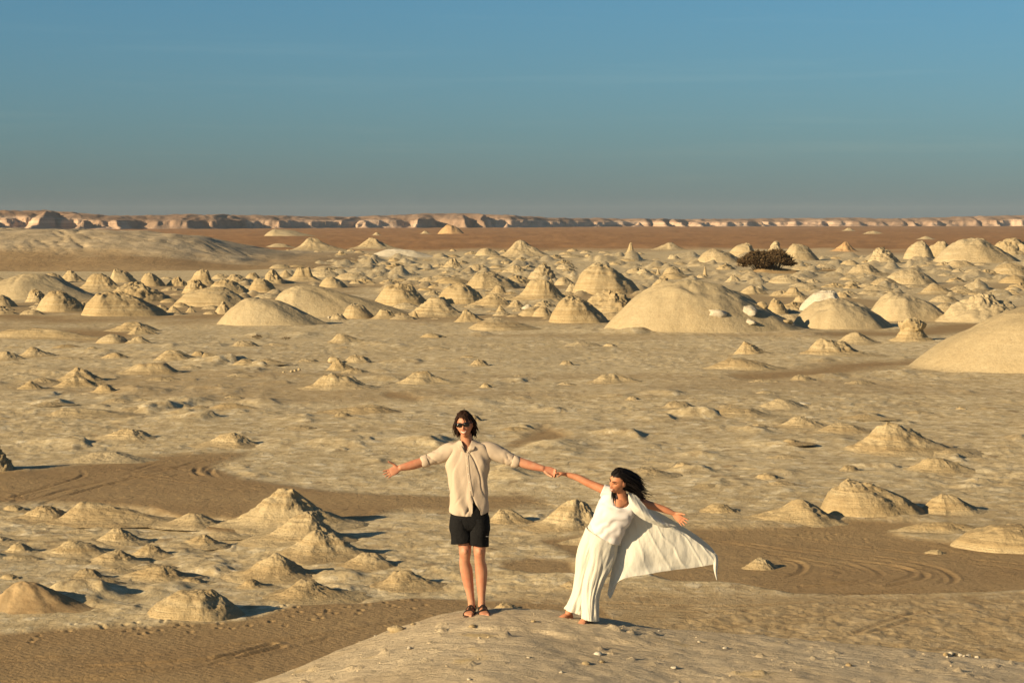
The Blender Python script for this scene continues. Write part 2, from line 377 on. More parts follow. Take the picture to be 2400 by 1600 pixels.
patch = b.mr(n_mid, 0.44, 0.58, 0.15, 1)
crust = b.mix(b.math('MULTIPLY', b.math('MULTIPLY', flk, b.mr(vs_.outputs[0], 0.55, 0.62, 0, 0.8)), patch), crust, (0.78, 0.70, 0.52))
crust = b.mix(b.math('MULTIPLY', flk, b.mr(vs_.outputs[0], 0.34, 0.28, 0, 0.7)), crust, (0.27, 0.20, 0.115))
snd = b.mix(b.mr(n_str, 0.3, 0.7), (0.285, 0.195, 0.10), (0.35, 0.25, 0.13))
snd = b.mix(b.mr(n_mid, 0.45, 0.7, 0, 0.35), snd, (0.38, 0.285, 0.16))
snd = b.mix(b.mr(n_fine, 0.35, 0.6, 0.3, 0.0), snd, (0.22, 0.15, 0.076))
brn = b.mix(b.mr(b.noise(b.pos((1, 0.35, 1)), 0.02, 10, 0.68), 0.35, 0.68), (0.28, 0.152, 0.066), (0.37, 0.212, 0.098))
brn = b.mix(b.mr(b.noise(b.pos((1, 0.5, 1)), 0.11, 6, 0.7), 0.5, 0.7, 0, 0.5), brn, (0.19, 0.098, 0.043))
col = b.mix(b.at('sand'), crust, snd); col = b.mix(b.math('MULTIPLY', b.at('track'), 0.5), col, (0.19, 0.125, 0.065)); col = b.mix(b.at('brown'), col, brn)
wv = b.n('ShaderNodeTexWave', wave_type='BANDS', bands_direction='DIAGONAL'); wv.inputs['Scale'].default_value = 2.6; wv.inputs['Distortion'].default_value = 6; wv.inputs['Detail'].default_value = 3
b.l(p, wv.inputs['Vector'])
nb = b.bump(n_mid, 0.10, 0.6); nb = b.bump(n_spk, 0.07, 0.8, nb); nb = b.bump(n_fine, 0.035, 0.9, nb); nb = b.bump(b.math('MULTIPLY', flk, b.mr(vs_.outputs[0], 0.45, 0.55, 0, 1)), 0.05, 0.8, nb)
nb = b.bump(b.math('MULTIPLY', wv.outputs['Fac'], b.at('sand')), 0.006, 0.5, nb)
M['floor'] = b.done(col, nb)

V = np.stack([GX, GY, GZ], -1).reshape(-1, 3)
F = grid_faces(len(rr), len(phis), wrap=True)[:, ::-1]
me = mesh_from('ground', V, F)
attr(me, 'sand', sand); attr(me, 'brown', brown); attr(me, 'track', track)
tag(link('ground', me, M['floor']), 'pale crusted desert floor with brown sand flats and wheel ruts', kind='structure')

# ------------------------------------------------------------------ the knoll the two people stand on (and the photographer's ledge behind it)
SIL = [(400,1690),(500,1640),(597,1600),(700,1562),(820,1510),(900,1482),(980,1455),(1040,1443),(1100,1436),(1200,1431),(1300,1439),(1400,1455),(1500,1468),(1650,1482),(1850,1495),(2000,1510),(2150,1526),(2300,1542),(2400,1553),(2600,1580),(3000,1650)]
def crest_Y(px): return np.interp(px, [300, 600, 900, 1080, 1400, 2000, 3000], [17.6, 18.7, 19.8, 20.25, 20.3, 20.2, 19.6])
_cx, _cy, _cz = [], [], []
for px, py in SIL:
    q = at(px, py, float(crest_Y(px))); _cx.append(q.x); _cy.append(q.y); _cz.append(q.z)
_cx = [-14, -8] + _cx + [12, 18]; _cy = [16.5, 17.0] + _cy + [19, 18]; _cz = [-0.5, 2.6] + _cz + [3.4, 0.0]
def knoll_z(x, y, detail=True):
    x = np.asarray(x, float); y = np.asarray(y, float)
    zc = 0.0
    for o in (-0.25, -0.12, 0, 0.12, 0.25): zc = zc + np.interp(x + o, _cx, _cz) / 5
    yc = np.interp(x, _cx, _cy)
    d = y - yc
    back = 0.17 * d + 0.30 * d ** 2
    fr = -d
    frontz = 0.035 * fr - 0.016 * fr ** 2 + 0.0012 * fr ** 3
    frontz = np.where(fr > 9, 0.035 * 9 - 0.016 * 81 + 0.0012 * 729 + (fr - 9) * 0.26, frontz)
    z = zc + np.where(d > 0, -back, np.minimum(frontz, 3.0) * np.exp(-((x - 0.8) / 7.0) ** 2))
    z = z + 0.025 * fbm(x * 0.9, y * 0.9, 0, 91, 3) * (1 - np.exp(-(np.hypot(x + 0.3, y - 20) / 0.8) ** 2))
    if detail:
        z = z + 0.012 * fbm(x * 4, y * 4, 0, 93, 4) + 0.010 * np.abs(fbm(x * 2.2 + y, y * 5, 0, 95, 4)) * sstep(-0.4, 0.9, x)
        crumbs = np.clip(fbm(x * 7, y * 7, 0, 97, 3) - 0.42, 0, 1)
        z = z + crumbs * 0.10 * sstep(0.0, 0.25, fbm(x * 0.8, y * 0.9, 0, 99, 2) + 0.05 * (x - 0.5))
        # a low ledge broken out of the crust below the standing people
        e = 19.25 + 0.12 * x + 0.25 * fbm(x * 1.1, x * 0 + 3.3, 0, 101, 3)
        z = z + 0.05 * sstep(0.05, -0.03, y - e) * 0 + 0.035 * sstep(-0.04, 0.04, y - e) * sstep(-1.2, -0.3, x) * (1 - sstep(0.7, 1.6, x))
    return z
kx = np.concatenate([np.arange(-14, -4.0, 0.4), np.arange(-4.0, 5.6, 0.032), np.arange(5.6, 18, 0.4)])
ky = np.concatenate([np.arange(-6, 15.4, 0.5), np.arange(15.4, 20.8, 0.034), np.arange(20.8, 34, 0.35)])
KY, KX = np.meshgrid(ky, kx, indexing='ij')
KZ = np.maximum(knoll_z(KX, KY), -1.5)
b = NB('knoll_crust'); p = b.pos()
n1 = b.noise(p, 0.8, 9, 0.65); n2 = b.noise(b.pos((1, 2.2, 1)), 5.0, 9, 0.68); n3 = b.noise(p, 28.0, 6, 0.7)
c = b.mix(b.mr(n1, 0.36, 0.64), (0.50, 0.405, 0.27), (0.61, 0.51, 0.355))
c = b.mix(b.mr(n2, 0.52, 0.70, 0, 0.55), c, (0.36, 0.285, 0.185)); c = b.mix(b.mr(n2, 0.45, 0.28, 0, 0.5), c, (0.68, 0.585, 0.42))
c = b.mix(b.mr(n3, 0.34, 0.5, 0.4, 0), c, (0.30, 0.235, 0.155))
c = b.mix(b.mr(b.noise(p, 1.7, 4, 0.5), 0.62, 0.72, 0, 0.7), c, (0.56, 0.42, 0.20))
n = b.bump(n1, 0.10, 0.5); n = b.bump(n2, 0.05, 0.9, n); n = b.bump(n3, 0.012, 0.9, n)
M['knoll'] = b.done(c, n)
me = mesh_from('knoll', np.stack([KX, KY, KZ], -1).reshape(-1, 3), grid_faces(len(ky), len(kx)))
tag(link('knoll', me, M['knoll']), 'grey crusted chalk knoll the two people stand on', kind='structure')

# ------------------------------------------------------------------ the grey hill on the far side, with a sand apron
RIDGE = [(-500,545),(-200,540),(0,541),(150,541),(300,547),(400,552),(440,557),(480,566),(520,578),(570,594),(620,603),(760,608)]
_hx = [at(p, q, 480).x for p, q in RIDGE]; _hz = [at(p, q, 480).z for p, q in RIDGE]
_hx = [-330, -260] + _hx + [-20]; _hz = [0.5, 5] + _hz + [-0.6]
def hill_z(x, y):
    zc = 0
    for o in (-3, -1.5, 0, 1.5, 3): zc = zc + np.interp(x + o, _hx, _hz) / 5
    zc = zc + 0.5 * fbm(x / 9, y / 30, 0, 105, 3) * sstep(0, 2, zc)
    t = (482 - y) / 88
    prof = np.where(t < 0, np.exp(-(t * 0.9) ** 2), 1 - sstep(0.0, 1.05, t) ** 0.9)
    rock = sstep(0.62, 0.42, t + 0.10 * fbm(x / 11, y / 11, 0, 107, 3)) * sstep(0.4, 2.0, zc)
    g = np.abs(fbm(x / 5.5 + y / 14, y / 40, 0, 109, 3))
    z = zc * prof - 0.55 * rock * np.exp(-(g / 0.06) ** 2) * sstep(-0.1, 0.3, fbm(x / 22, y / 60, 0, 115, 2)) + rock * 0.22 * fbm(x / 7.0, y / 9, 0, 111, 4, 0.45) + 0.12 * fbm(x / 14, y / 20, 0, 113, 3)
    z = z + 0.55 * rock * sstep(0.55, 0.45, t)
    return z - 0.15, rock
hx = np.arange(-330, -20, 0.55); hy = np.concatenate([np.arange(385, 486, 0.9), np.arange(486, 640, 6)])
HY, HX = np.meshgrid(hy, hx, indexing='ij'); HZ, HR = hill_z(HX, HY)
b = NB('hill_surface'); p = b.pos()
rk = b.mix(b.mr(b.noise(p, 0.12, 9, 0.65), 0.35, 0.65), (0.40, 0.32, 0.205), (0.54, 0.445, 0.30))
rk = b.mix(b.mr(b.noise(b.pos((0.3, 0.3, 2)), 1, 6, 0.6), 0.5, 0.68, 0, 0.6), rk, (0.30, 0.235, 0.15))
sd = b.mix(b.mr(b.noise(b.pos((0.3, 1, 1)), 0.08, 9, 0.65), 0.35, 0.65), (0.30, 0.205, 0.105), (0.40, 0.29, 0.16))
M['hill'] = b.done(b.mix(b.at('rock'), sd, rk), b.bump(b.noise(p, 0.6, 8, 0.65), 0.5, 0.7))
me = mesh_from('hill', np.stack([HX, HY, HZ], -1).reshape(-1, 3), grid_faces(len(hy), len(hx)))
attr(me, 'rock', HR)
tag(link('hill', me, M['hill']), 'low grey runnelled hill with a brown sand apron', kind='structure')

# ------------------------------------------------------------------ the escarpment along the horizon
TOPS = [(-700,500),(-200,494),(0,492),(110,493),(200,500),(260,504),(420,503),(520,501),(640,505),(760,507),(860,506),(930,503),(1000,500),(1090,501),(1200,504),(1300,510),(1450,512),(1620,513),(1760,512),(1850,511),(1980,510),(2100,512),(2230,508),(2310,506),(2400,505),(2700,505),(3100,508)]
BASE = [(-700,2300),(0,2500),(500,2700),(800,3100),(1200,3400),(1450,4000),(1800,4300),(2400,4500),(3100,4700)]
ncol = 1050
pxs = np.linspace(-650, 3050, ncol)
dep = np.linspace(0, 1, 84)
D0 = np.interp(pxs, *zip(*BASE)); TY = np.interp(pxs, *zip(*TOPS))
thick = 330.0
Ymat = np.zeros((84, ncol)); Xmat = np.zeros_like(Ymat); Zmat = np.zeros_like(Ymat)
tops = CAM_Z + (HORIZON - TY) / FPX * (D0 + 210)
for i, t in enumerate(dep):
    Y = D0 + t * thick; Ymat[i] = Y; Xmat[i] = (pxs - CX) / FPX * Y
def tri(q): f_ = q - np.floor(q); return np.where(f_ < .62, f_ / .62, (1 - f_) / .38)
wrp = fbm(Xmat / 300, Ymat / 900, 0, 121, 4, 0.6)
q1 = tri(Xmat / 230 + 2.4 * wrp + 0.13); q2 = np.abs(fbm(Xmat / 150 + Ymat / 300, Ymat / 260, 2, 123, 4, 0.4))
fine = fbm(Xmat / 15, Ymat / 22, 0, 125, 4, 0.6)
dm_ = np.repeat((dep * thick)[:, None], ncol, 1)
big_ = np.clip(fbm(Xmat / 330, 3.3, 0, 133, 3) * 1.3 + 0.5, 0, 1)
front_ = 165 - 135 * q1 * (0.25 + 0.75 * big_) - 55 * (0.35 - q2) - 10 * fine
u = (dm_ - front_) / 78.0
clf = 0.10 + 0.34 * np.clip(fbm(Xmat / 190, Ymat / 500, 6, 135, 3, 0.45) * 1.5 + 0.45, 0, 1)
wall = (0.62 - clf) * sstep(0.0, 0.62, u) + clf * sstep(0.36, 0.54, u + 0.05 * fine) + 0.38 * sstep(0.45, 1.7, u)
butt = wrp
Zmat = tops[None, :] * wall * (1 + 0.10 * fbm(Xmat / 45, Ymat / 60, 0, 127, 3)) - 1.0 + 1.1 * fbm(Xmat / 13, Ymat / 16, 0, 129, 4) * sstep(0.02, 0.3, wall)
Zmat[0] = -4
rowsX = np.vstack([Xmat, Xmat[-1:] * 1.5]); rowsY = np.vstack([Ymat, Ymat[-1:] * 1.5]); rowsZ = np.vstack([Zmat, Zmat[-1:] * 0.9])
b = NB('escarpment_rock'); p = b.pos()
strat = b.noise(b.pos((0.004, 0.004, 0.42)), 1.0, 6, 0.6, 0.3)
c = b.mix(b.mr(b.noise(p, 0.012, 8, 0.62), 0.35, 0.65), (0.54, 0.375, 0.26), (0.62, 0.475, 0.35))
c = b.mix(b.mr(strat, 0.48, 0.62, 0, 0.7), c, (0.37, 0.24, 0.16)); c = b.mix(b.mr(strat, 0.44, 0.30, 0, 0.6), c, (0.66, 0.545, 0.42))
gz = b.n('ShaderNodeSeparateXYZ'); b.l(p, gz.inputs[0])
c = b.mix(b.at('cap'), c, b.mix(b.mr(b.noise(p, 0.03, 8, 0.6), 0.4, 0.65), (0.235, 0.155, 0.105), (0.36, 0.25, 0.175)))
M['cliff'] = b.done(c, b.bump(b.noise(p, 0.10, 8, 0.65), 2.0, 0.7))
gul_ = fbm(Xmat / 120, Ymat / 200, 5.5, 131, 3)
cap = np.vstack([np.clip(sstep(0.58, 0.74, wall + 0.12 * gul_) + 0.8 * sstep(0.12, 0.40, gul_), 0, 1)] + [np.ones((1, ncol))])
me = mesh_from('cliffs', np.stack([rowsX, rowsY, rowsZ], -1).reshape(-1, 3), grid_faces(85, ncol))
attr(me, 'cap', cap)
tag(link('cliffs', me, M['cliff']), 'long pinkish chalk escarpment along the horizon', kind='structure')
b = NB('sand_drift'); _p = b.pos()
M['drift'] = b.done(b.mix(b.mr(b.noise(_p, 1.3, 8, 0.7), 0.35, 0.65), (0.30, 0.205, 0.105), (0.40, 0.295, 0.165)), b.bump(b.noise(_p, 5, 6, 0.65), 0.05, 0.7))
# ------------------------------------------------------------------ chalk mounds, each a thing of its own
def prof_curve(style, n):
    s = np.linspace(0, 1, n); E = 1.4
    r = E * (1 - s ** 0.85)
    foot = 0.10 * np.exp(-(r / 0.82) ** 3)
    if style == 'dome': z = 0.90 * np.clip(1 - r ** 2.5, 0, 1) ** 0.85 + foot
    elif style == 'bald': z = 0.93 * np.clip(1 - r ** 2.3, 0, 1) ** 0.95 + 0.7 * foot
    elif style == 'cone': z = np.exp(-(r / 0.60) ** 1.75)
    elif style == 'mesa': z = 0.70 * np.exp(-(r / 0.66) ** 2.1) + 0.30 * (1 - sstep(0.26, 0.56, r))
    elif style == 'low': z = np.exp(-(r / 0.66) ** 2.2)
    elif style == 'crag': z = 0.50 * np.clip(1 - r ** 2.4, 0, 1) ** 0.9 + 0.38 * np.exp(-(r / .6) ** 2) + 1.2 * foot
    elif style == 'spire': z = 0.34 * np.exp(-(r / 0.55) ** 2) + 0.66 * np.exp(-(r / 0.26) ** 2.2)
    elif style == 'mush':
        r = np.interp(s, [0, .12, .25, .40, .52, .58, .66, .78, .90, 1], [1.4, 1, .66, .52, .47, .55, .60, .56, .36, 0])
        z = np.interp(s, [0, .12, .25, .40, .52, .58, .66, .78, .90, 1], [0, .05, .22, .46, .60, .64, .74, .88, .98, 1])
    return r, z - z[0]
def mound_mesh(name, style, xl, xr, bd, H, seed, nt, nr, rough=1.0, terrace=0.0, period=0.3, crag=0.5, skirt=0.06):
    """xl / xr: reach left and right of the summit; bd: half depth; H: height, all in metres"""
    R, Zp = prof_curve(style, nr)
    th = np.linspace(0, 2 * np.pi, nt, endpoint=False)
    T, RR = np.meshgrid(th, R, indexing='xy'); Z = np.repeat(Zp[:, None], nt, 1)
    ct, sn = np.cos(T), np.sin(T)
    size = 0.5 * (xl + xr)
    sm = 0.4 if style in ('dome', 'bald') else 0.8
    lobe = 1 + 0.20 * sm * fbm(ct * 1.1 + seed, sn * 1.1, 0, seed, 3)
    Xu, Yu = ct * RR, sn * RR
    if style in ('dome', 'bald'):   # a long concave tail to leeward
        tail = np.exp(-(RR / 0.62) ** 2.2); tail = tail - tail[0:1]
        kk = (0.55 if style == 'bald' else 0.35) * sstep(-0.1, 0.85, ct)
        Z = Z * (1 - kk) + tail * kk
    warp = fbm(Xu * 1.6 + seed, Yu * 1.6, 0, seed + 5, 4)
    # long sides reach out gently to windward, the lee is shorter and steeper
    X = np.where(ct > 0, xr, xl) * ct * RR * lobe; Y = bd * sn * RR * lobe
    Z = Z * (1 + 0.22 * sm * warp * sstep(0.05, 0.5, Z) * (1 - 0.45 * sstep(.8, 1, Z)))
    Z = Z + 0.05 * warp * sstep(1.4, 0.9, RR)
    topn = fbm(Xu * 3.4 + seed, Yu * 3.4, 0, seed + 9, 3)
    Z = Z * (1 + 0.09 * crag * topn * sstep(0.35, 0.8, Z) * (1.8 if style in ('mesa', 'crag') else 1.0))
    Zm = Z * H
    if terrace > 0:
        q = Zm / period + 0.8 * fbm(Xu * 1.8, Yu * 1.8, 0, seed + 3, 3)
        fl = np.floor(q); fr_ = q - fl
        tmask = terrace * sstep(0.06, 0.25, Z) * np.clip(0.55 + 1.3 * fbm(Xu * 2.1, Yu * 2.1, Z, seed + 8, 2), 0, 1)
        Zm = Zm + tmask * period * ((fl + sstep(0.45, 0.95, fr_)) - q)
    lee = 0.40 + crag * 1.3 * sstep(-0.2, 0.8, ct + 0.4 * warp) * sstep(0.10, 0.5, Z) + crag * 0.6 * sstep(0.7, 0.98, Z)
    if style == 'crag': lee = lee + 0.7 * sstep(0.05, 0.3, Z)
    f1, f2, f3 = 4.0 / size, 10.0 / size, 24.0 / size; amp = rough * H * (0.038 if style != 'crag' else 0.055) * lee * sstep(0.0, 0.15, Z)
    n1 = fbm(X * f1, Y * f1, Zm * f1 * 1.2 + seed, seed + 21, 3); n2 = np.abs(fbm(X * f2, Y * f2, Zm * f2, seed + 23, 3)); n3 = perlin(X * f3, Y * f3, Zm * f3, seed + 27)
    d = amp * (n1 * 0.8 - n2 * 0.8 + 0.25 * n3)
    ox, oy = ct * size, sn * bd; L = np.hypot(ox, oy)
    X = X + d * ox / L; Y = Y + d * oy / L; Zm = Zm + d * 0.7
    Zm = Zm - (skirt + 0.03) * sstep(1.15, 1.4, RR) * (0.5 + H)
    V = np.stack([X, Y, Zm], -1).reshape(-1, 3)
    return mesh_from(name, V, grid_faces(nr, nt, wrap=True))
OPT = {  # rough, terrace, crag, skirt, depth aspect
    'dome': (0.8, 0.15, 0.6, 0.03, 0.9), 'bald': (0.30, 0.0, 0.15, 0.03, 0.9), 'cone': (0.9, 0.40, 0.5, 0.02, 1.0), 'mesa': (1.0, 0.40, 0.7, 0.02, 0.85),
    'low': (0.8, 0.35, 0.4, 0.02, 0.9), 'crag': (0.85, 0.2, 0.9, 0.03, 0.85), 'spire': (0.8, 0.2, 0.5, 0.02, 0.9), 'mush': (1.0, 0.55, 0.8, 0.03, 0.8)}
BOXES = []; REFS = []; CROWD = []
def mound(style, xl, xr, xp, yt, yb, label, mat='chalk', name=None, asp=None, rough=None, group=None, terr=None, crag=None):
    rg, te, cg, sk, ap = OPT[style]
    if rough is not None: rg = rough
    if terr is not None: te = terr
    if crag is not None: cg = crag
    if asp: ap = asp
    g = gpt(xp, yb); D = g.y
    bd = 0.5 * (xr - xl) / FPX * D * ap
    Dc = D + bd * 0.8
    k = Dc / FPX
    q = at(xp, yt, Dc + (0.15 * bd if style in ('dome', 'bald', 'mesa') else 0))
    H = max(q.z + 0.05, 0.12)
    seed = int(xp * 7 + yb * 3) % 997
    if style in ('cone', 'low', 'mesa') and yb < 1130: k *= 1.15
    wpx = xr - xl
    nt, nr = (136, 50) if wpx > 180 else (100, 38) if wpx > 90 else (72, 28) if wpx > 45 else (44, 18)
    me = mound_mesh('chalk_mound', style, max((xp - xl) * k, .1), max((xr - xp) * k, .1), bd, H, seed, nt, nr, rg, te, max(H * 0.15, 0.12), cg, sk)
    nm = name or {'dome': 'chalk_dome', 'bald': 'chalk_dome', 'mesa': 'chalk_mesa', 'crag': 'craggy_outcrop', 'spire': 'chalk_spire', 'mush': 'mushroom_rock'}.get(style, 'chalk_mound')
    o = link(nm, me, M[mat]); o.location = ((xp - CX) * Dc / FPX, Dc, -0.06 if D < 120 else -0.12)
    cat = {'craggy_outcrop': 'outcrop', 'chalk_spire': 'rock spire', 'mushroom_rock': 'rock'}.get(nm, 'mound')
    tag(o, label, cat, group or ('chalk mounds of the near flats' if yb > 780 else 'chalk mounds of the far field'))
    BOXES.append((xl, xr, yt, yb)); REFS.append((xl, xr, yt, yb, label))
    return o
T_ = mound
# --- nearest mounds, lower left
T_('cone', 520, 815, 668, 1140, 1238, 'tall stepped chalk peak with a craggy dark lee side beside the sand track', asp=.8, crag=1.0)
T_('cone', 600, 815, 719, 1194, 1272, 'layered chalk cone directly in front of the tall stepped peak', crag=.7)
T_('cone', 640, 880, 742, 1238, 1310, 'broad layered cone, third in the row below the stepped peak', crag=.7)
T_('cone', 548, 740, 643, 1293, 1356, 'steep chalk cone throwing a wide blunt shadow over pale crust', crag=.5)
T_('cone', 630, 830, 712, 1356, 1404, 'low layered cone at the edge of the brown sand', crag=.7)
T_('dome', 332, 568, 467, 1379, 1452, 'rounded rubbly chalk hump alone on brown sand with a sharp long shadow', crag=.7, rough=1.1)
T_('cone', 785, 945, 861, 1291, 1332, 'small sharp-topped mound behind the left elbow side of the person in shorts', name='chalk_mound')
T_('low', -60, 215, 46, 1362, 1436, 'broad low swell at the lower left edge, browner than its neighbours', mat='drift', crag=.5, asp=.9, rough=.5)
T_('low', 375, 520, 450, 1201, 1230, 'flat pale mound on the far bank of the sand track')
T_('low', 30, 190, 92, 1184, 1217, 'low crumbled mound at the left edge just below the wheel ruts', rough=1.5, crag=1)
T_('low', 120, 395, 200, 1174, 1222, 'wide flat-topped bank beneath the crossing wheel ruts', asp=.5, crag=.3)
T_('low', 880, 1040, 940, 1335, 1374, 'low mound with a brown sand drift on its face left of the bare legs', crag=.8)
T_('low', 1150, 1235, 1180, 1410, 1428, 'small pale swelling just behind the knoll between the two people')
T_('low', 215, 330, 272, 1236, 1268, 'small ridge with a black undercut lee, upper one of the left flats', crag=1.0)
T_('low', 300, 400, 344, 1274, 1300, 'dark rough little ridge in the middle of the left flats', crag=1.2, rough=1.1)
T_('low', 190, 330, 268, 1288, 1318, 'pale hummock with a dark notch left of the dark rough ridge', crag=1.)
T_('low', 90, 260, 172, 1264, 1300, 'long pale hummock nearest the left edge above the rippled drift', crag=.8)
T_('low', 270, 450, 375, 1324, 1358, 'broad pale hummock above the rounded rubbly hump', crag=1.)
T_('low', 415, 520, 475, 1252, 1276, 'thin sharp-edged ridge left of the steep chalk cone', crag=1.)
# --- lower right
T_('cone', 2000, 2245, 2082, 989, 1066, 'sharp layered chalk peak standing high on the right-hand flats', crag=.8, terr=.6)
T_('low', 2120, 2290, 2200, 1072, 1107, 'crumbling low mound in front of the sharp right-hand peak', rough=1.4, crag=.8)
T_('dome', 1925, 2180, 2005, 1125, 1212, 'rounded banded chalk hill half drowned in brown sand on the right', terr=.4, crag=.8)
T_('cone', 1735, 1985, 1884, 1168, 1231, 'pale flat-crested mound leaning against the banded hill', terr=.4, crag=.6)
T_('dome', 2235, 2520, 2385, 1226, 1293, 'banded chalk mound cut by the right edge of the picture', terr=.5)
T_('low', 2070, 2360, 2200, 1221, 1252, 'thin tongue of pale crust across the brown sand', asp=.5)
T_('low', 1733, 1838, 1790, 1305, 1335, 'little chalk hump alone on sand beside the curling wheel ruts', rough=1.3)
T_('low', 2155, 2330, 2215, 1157, 1206, 'gentle rise behind the rounded banded hill', crag=.6)
T_('low', 1612, 1760, 1695, 1179, 1210, 'low dark-tipped mound beyond the outstretched bare hand', crag=1.)
T_('low', 1768, 1905, 1830, 933, 960, 'low mound with a bright white slab on its shoulder', mat='chalk_smooth', crag=.8)
T_('cone', 1905, 2060, 1973, 987, 1016, 'small concave mound left of the sharp right-hand peak', crag=.8)
T_('low', 1826, 1940, 1880, 975, 1000, 'little dark-backed ridge behind the small concave mound', crag=1.)
T_('low', 1606, 1815, 1722, 953, 978, 'long ochre hump with a dark tail on the open flats', crag=1.)
T_('cone', 1240, 1440, 1352, 1166, 1242, 'pale layered mound seen under the joined hands', crag=.8)
T_('cone', 1296, 1440, 1395, 1246, 1278, 'ochre mound directly behind the white trousers at thigh height')
T_('low', 1288, 1400, 1350, 1360, 1382, 'yellow crumbly hump behind the white trousers at shin height')
T_('low', 1140, 1262, 1178, 1192, 1226, 'pale swelling right of the black shorts', crag=.6)
T_('low', 2160, 2230, 2200, 1286, 1298, 'tiny pale islet of crust in the right-hand sand')
# --- middle flats, left
T_('crag', -75, 32, -20, 1046, 1106, 'dark boulder at the left edge throwing a long black shadow', mat='chalk', asp=.9)
T_('low', 155, 350, 240, 1056, 1085, 'white-crusted mound behind the long black shadow', mat='chalk_smooth', crag=.5)
T_('low', 228, 365, 298, 1003, 1030, 'hummock with a black scoured hollow on the left flats', crag=1.2)
T_('low', 470, 600, 545, 1013, 1044, 'flat hummock with two dark steps on the left flats', crag=1.2)
T_('low', 740, 950, 862, 948, 972, 'long low swell with a dark broken end above the person in shorts', crag=1.2)
T_('low', 100, 310, 160, 955, 978, 'brown-topped low swell near the left edge', crag=.8)
T_('mesa', 705, 895, 778, 876, 915, 'flat chalk table with a broken rim on the middle flats', crag=1.1)
T_('cone', 762, 840, 790, 838, 868, 'small mound crowned by a pale block behind the flat chalk table', crag=1.2)
T_('cone', 920, 1085, 985, 866, 902, 'craggy-topped mound with a long shadow right of the flat chalk table', crag=1.1)
T_('cone', 1370, 1520, 1437, 871, 898, 'lone small cone in the centre of the middle flats', crag=.9)
T_('cone', 762, 880, 800, 779, 805, 'lone smooth cone with a flat tip near the two dry tufts', rough=.5, crag=.3)
T_('cone', 350, 478, 395, 816, 848, 'steep dark-backed cone among the left hummocks', crag=.6)
T_('mesa', 250, 450, 355, 846, 880, 'wide flat mound with a brown top below the steep dark-backed cone', crag=.4, rough=.7)
T_('cone', 530, 636, 575, 838, 858, 'double-tipped low mound on the left flats', crag=.8)
T_('cone', 35, 140, 79, 810, 836, 'cone with a dark concave lee close to the left edge', crag=.6)
T_('cone', -30, 62, 12, 819, 842, 'crumbled mound cut by the left edge', crag=1.)
T_('cone', 118, 250, 182, 858, 896, 'mound with a forked dark lee on the left flats', crag=.9)
T_('cone', 124, 242, 172, 880, 908, 'rough mound in front of the forked one', crag=.9)
T_('cone', 36, 106, 70, 892, 912, 'small dark-tipped mound near the left edge, lowest of its cluster', crag=.8)
T_('cone', 288, 368, 318, 785, 806, 'small bright cone at the end of the yellow ledge', crag=.4)
T_('dome', 220, 306, 268, 781, 805, 'smooth hump beside the small bright cone', rough=.5)
T_('cone', 296, 375, 322, 761, 784, 'rough little knob above the yellow ledge', crag=.8)
T_('low', 246, 372, 315, 752, 777, 'grey swelling behind the rough little knob')
T_('mesa', -120, 318, 60, 767, 798, 'long yellow layered ledge at the left edge', asp=.35, crag=.3, terr=.7)
T_('cone', 185, 265, 215, 809, 826, 'small concave mound right of the cone with the dark lee', crag=.6)
T_('low', 228, 310, 268, 824, 840, 'faint dark-edged mound in the middle of the left hummocks', crag=.8)
T_('low', 470, 540, 478, 824, 843, 'thin dark crescent ridge right of the steep dark-backed cone', crag=.8)
# --- middle flats, right
T_('bald', 2150, 3040, 2585, 692, 880, 'huge smooth pale slope rising out of the right edge', mat='chalk_smooth', asp=.8)
T_('mush', 2085, 2195, 2138, 745, 800, 'layered pedestal rock with a rounded cap beside the huge smooth slope')
T_('mesa', 1862, 2062, 1935, 793, 835, 'ragged flat-topped ridge on the right-hand flats', crag=1.3, rough=1.3)
T_('cone', 1718, 1815, 1750, 798, 832, 'small layered mound with a notched top left of the ragged ridge', terr=.6, crag=.8)
T_('low', 1650, 1845, 1722, 836, 868, 'broad brown-topped low mound in front of the layered mound', crag=.7)
T_('low', 1962, 2055, 2005, 776, 802, 'smooth grey swelling between the ragged ridge and the pedestal rock', mat='chalk_smooth')
# --- big domes of the near rank
BIG = T_('bald', 1416, 1885, 1622, 656, 778, 'largest pale dome in the middle distance, white boulders at its right foot', mat='chalk_smooth', asp=.7, rough=.5, crag=.5)
T_('dome', 1855, 2095, 1965, 698, 770, 'broad flat-crested dome below the white cracked dome', mat='chalk_smooth', rough=.5)
T_('dome', 1872, 1985, 1945, 680, 728, 'white cracked dome behind the broad flat-crested dome', mat='chalk_white')
T_('dome', 2030, 2235, 2110, 687, 752, 'wide grey-topped dome right of the white cracked dome', mat='chalk_smooth', rough=.5)
T_('crag', 2190, 2430, 2300, 690, 756, 'massive dome split by vertical cracks near the right edge', mat='chalk_smooth', rough=1.0)
T_('dome', 1285, 1428, 1342, 694, 757, 'round dome with a white crusted streak down its right side', crag=.8)
T_('crag', 1340, 1516, 1430, 680, 741, 'fluted mesa with a serrated rim behind the streaked round dome', rough=1.1)
T_('dome', 1338, 1505, 1408, 619, 690, 'tall domed hill with a ragged summit in the middle of the field', crag=.9)
T_('mesa', 1190, 1340, 1272, 654, 708, 'square-topped layered mound left of the tall domed hill', terr=.6, crag=.7)
T_('dome', 1018, 1142, 1082, 662, 712, 'flat-topped dome with a banded foot, right of two alike', terr=.3, crag=.8)
T_('dome', 874, 1010, 936, 662, 716, 'flat-topped dome with a cracked front, left of two alike', terr=.2, crag=.9)
T_('cone', 958, 1100, 1012, 693, 742, 'low banded mound with a rounded crown in front of the flat-topped pair', terr=.6, rough=.6, crag=.2)
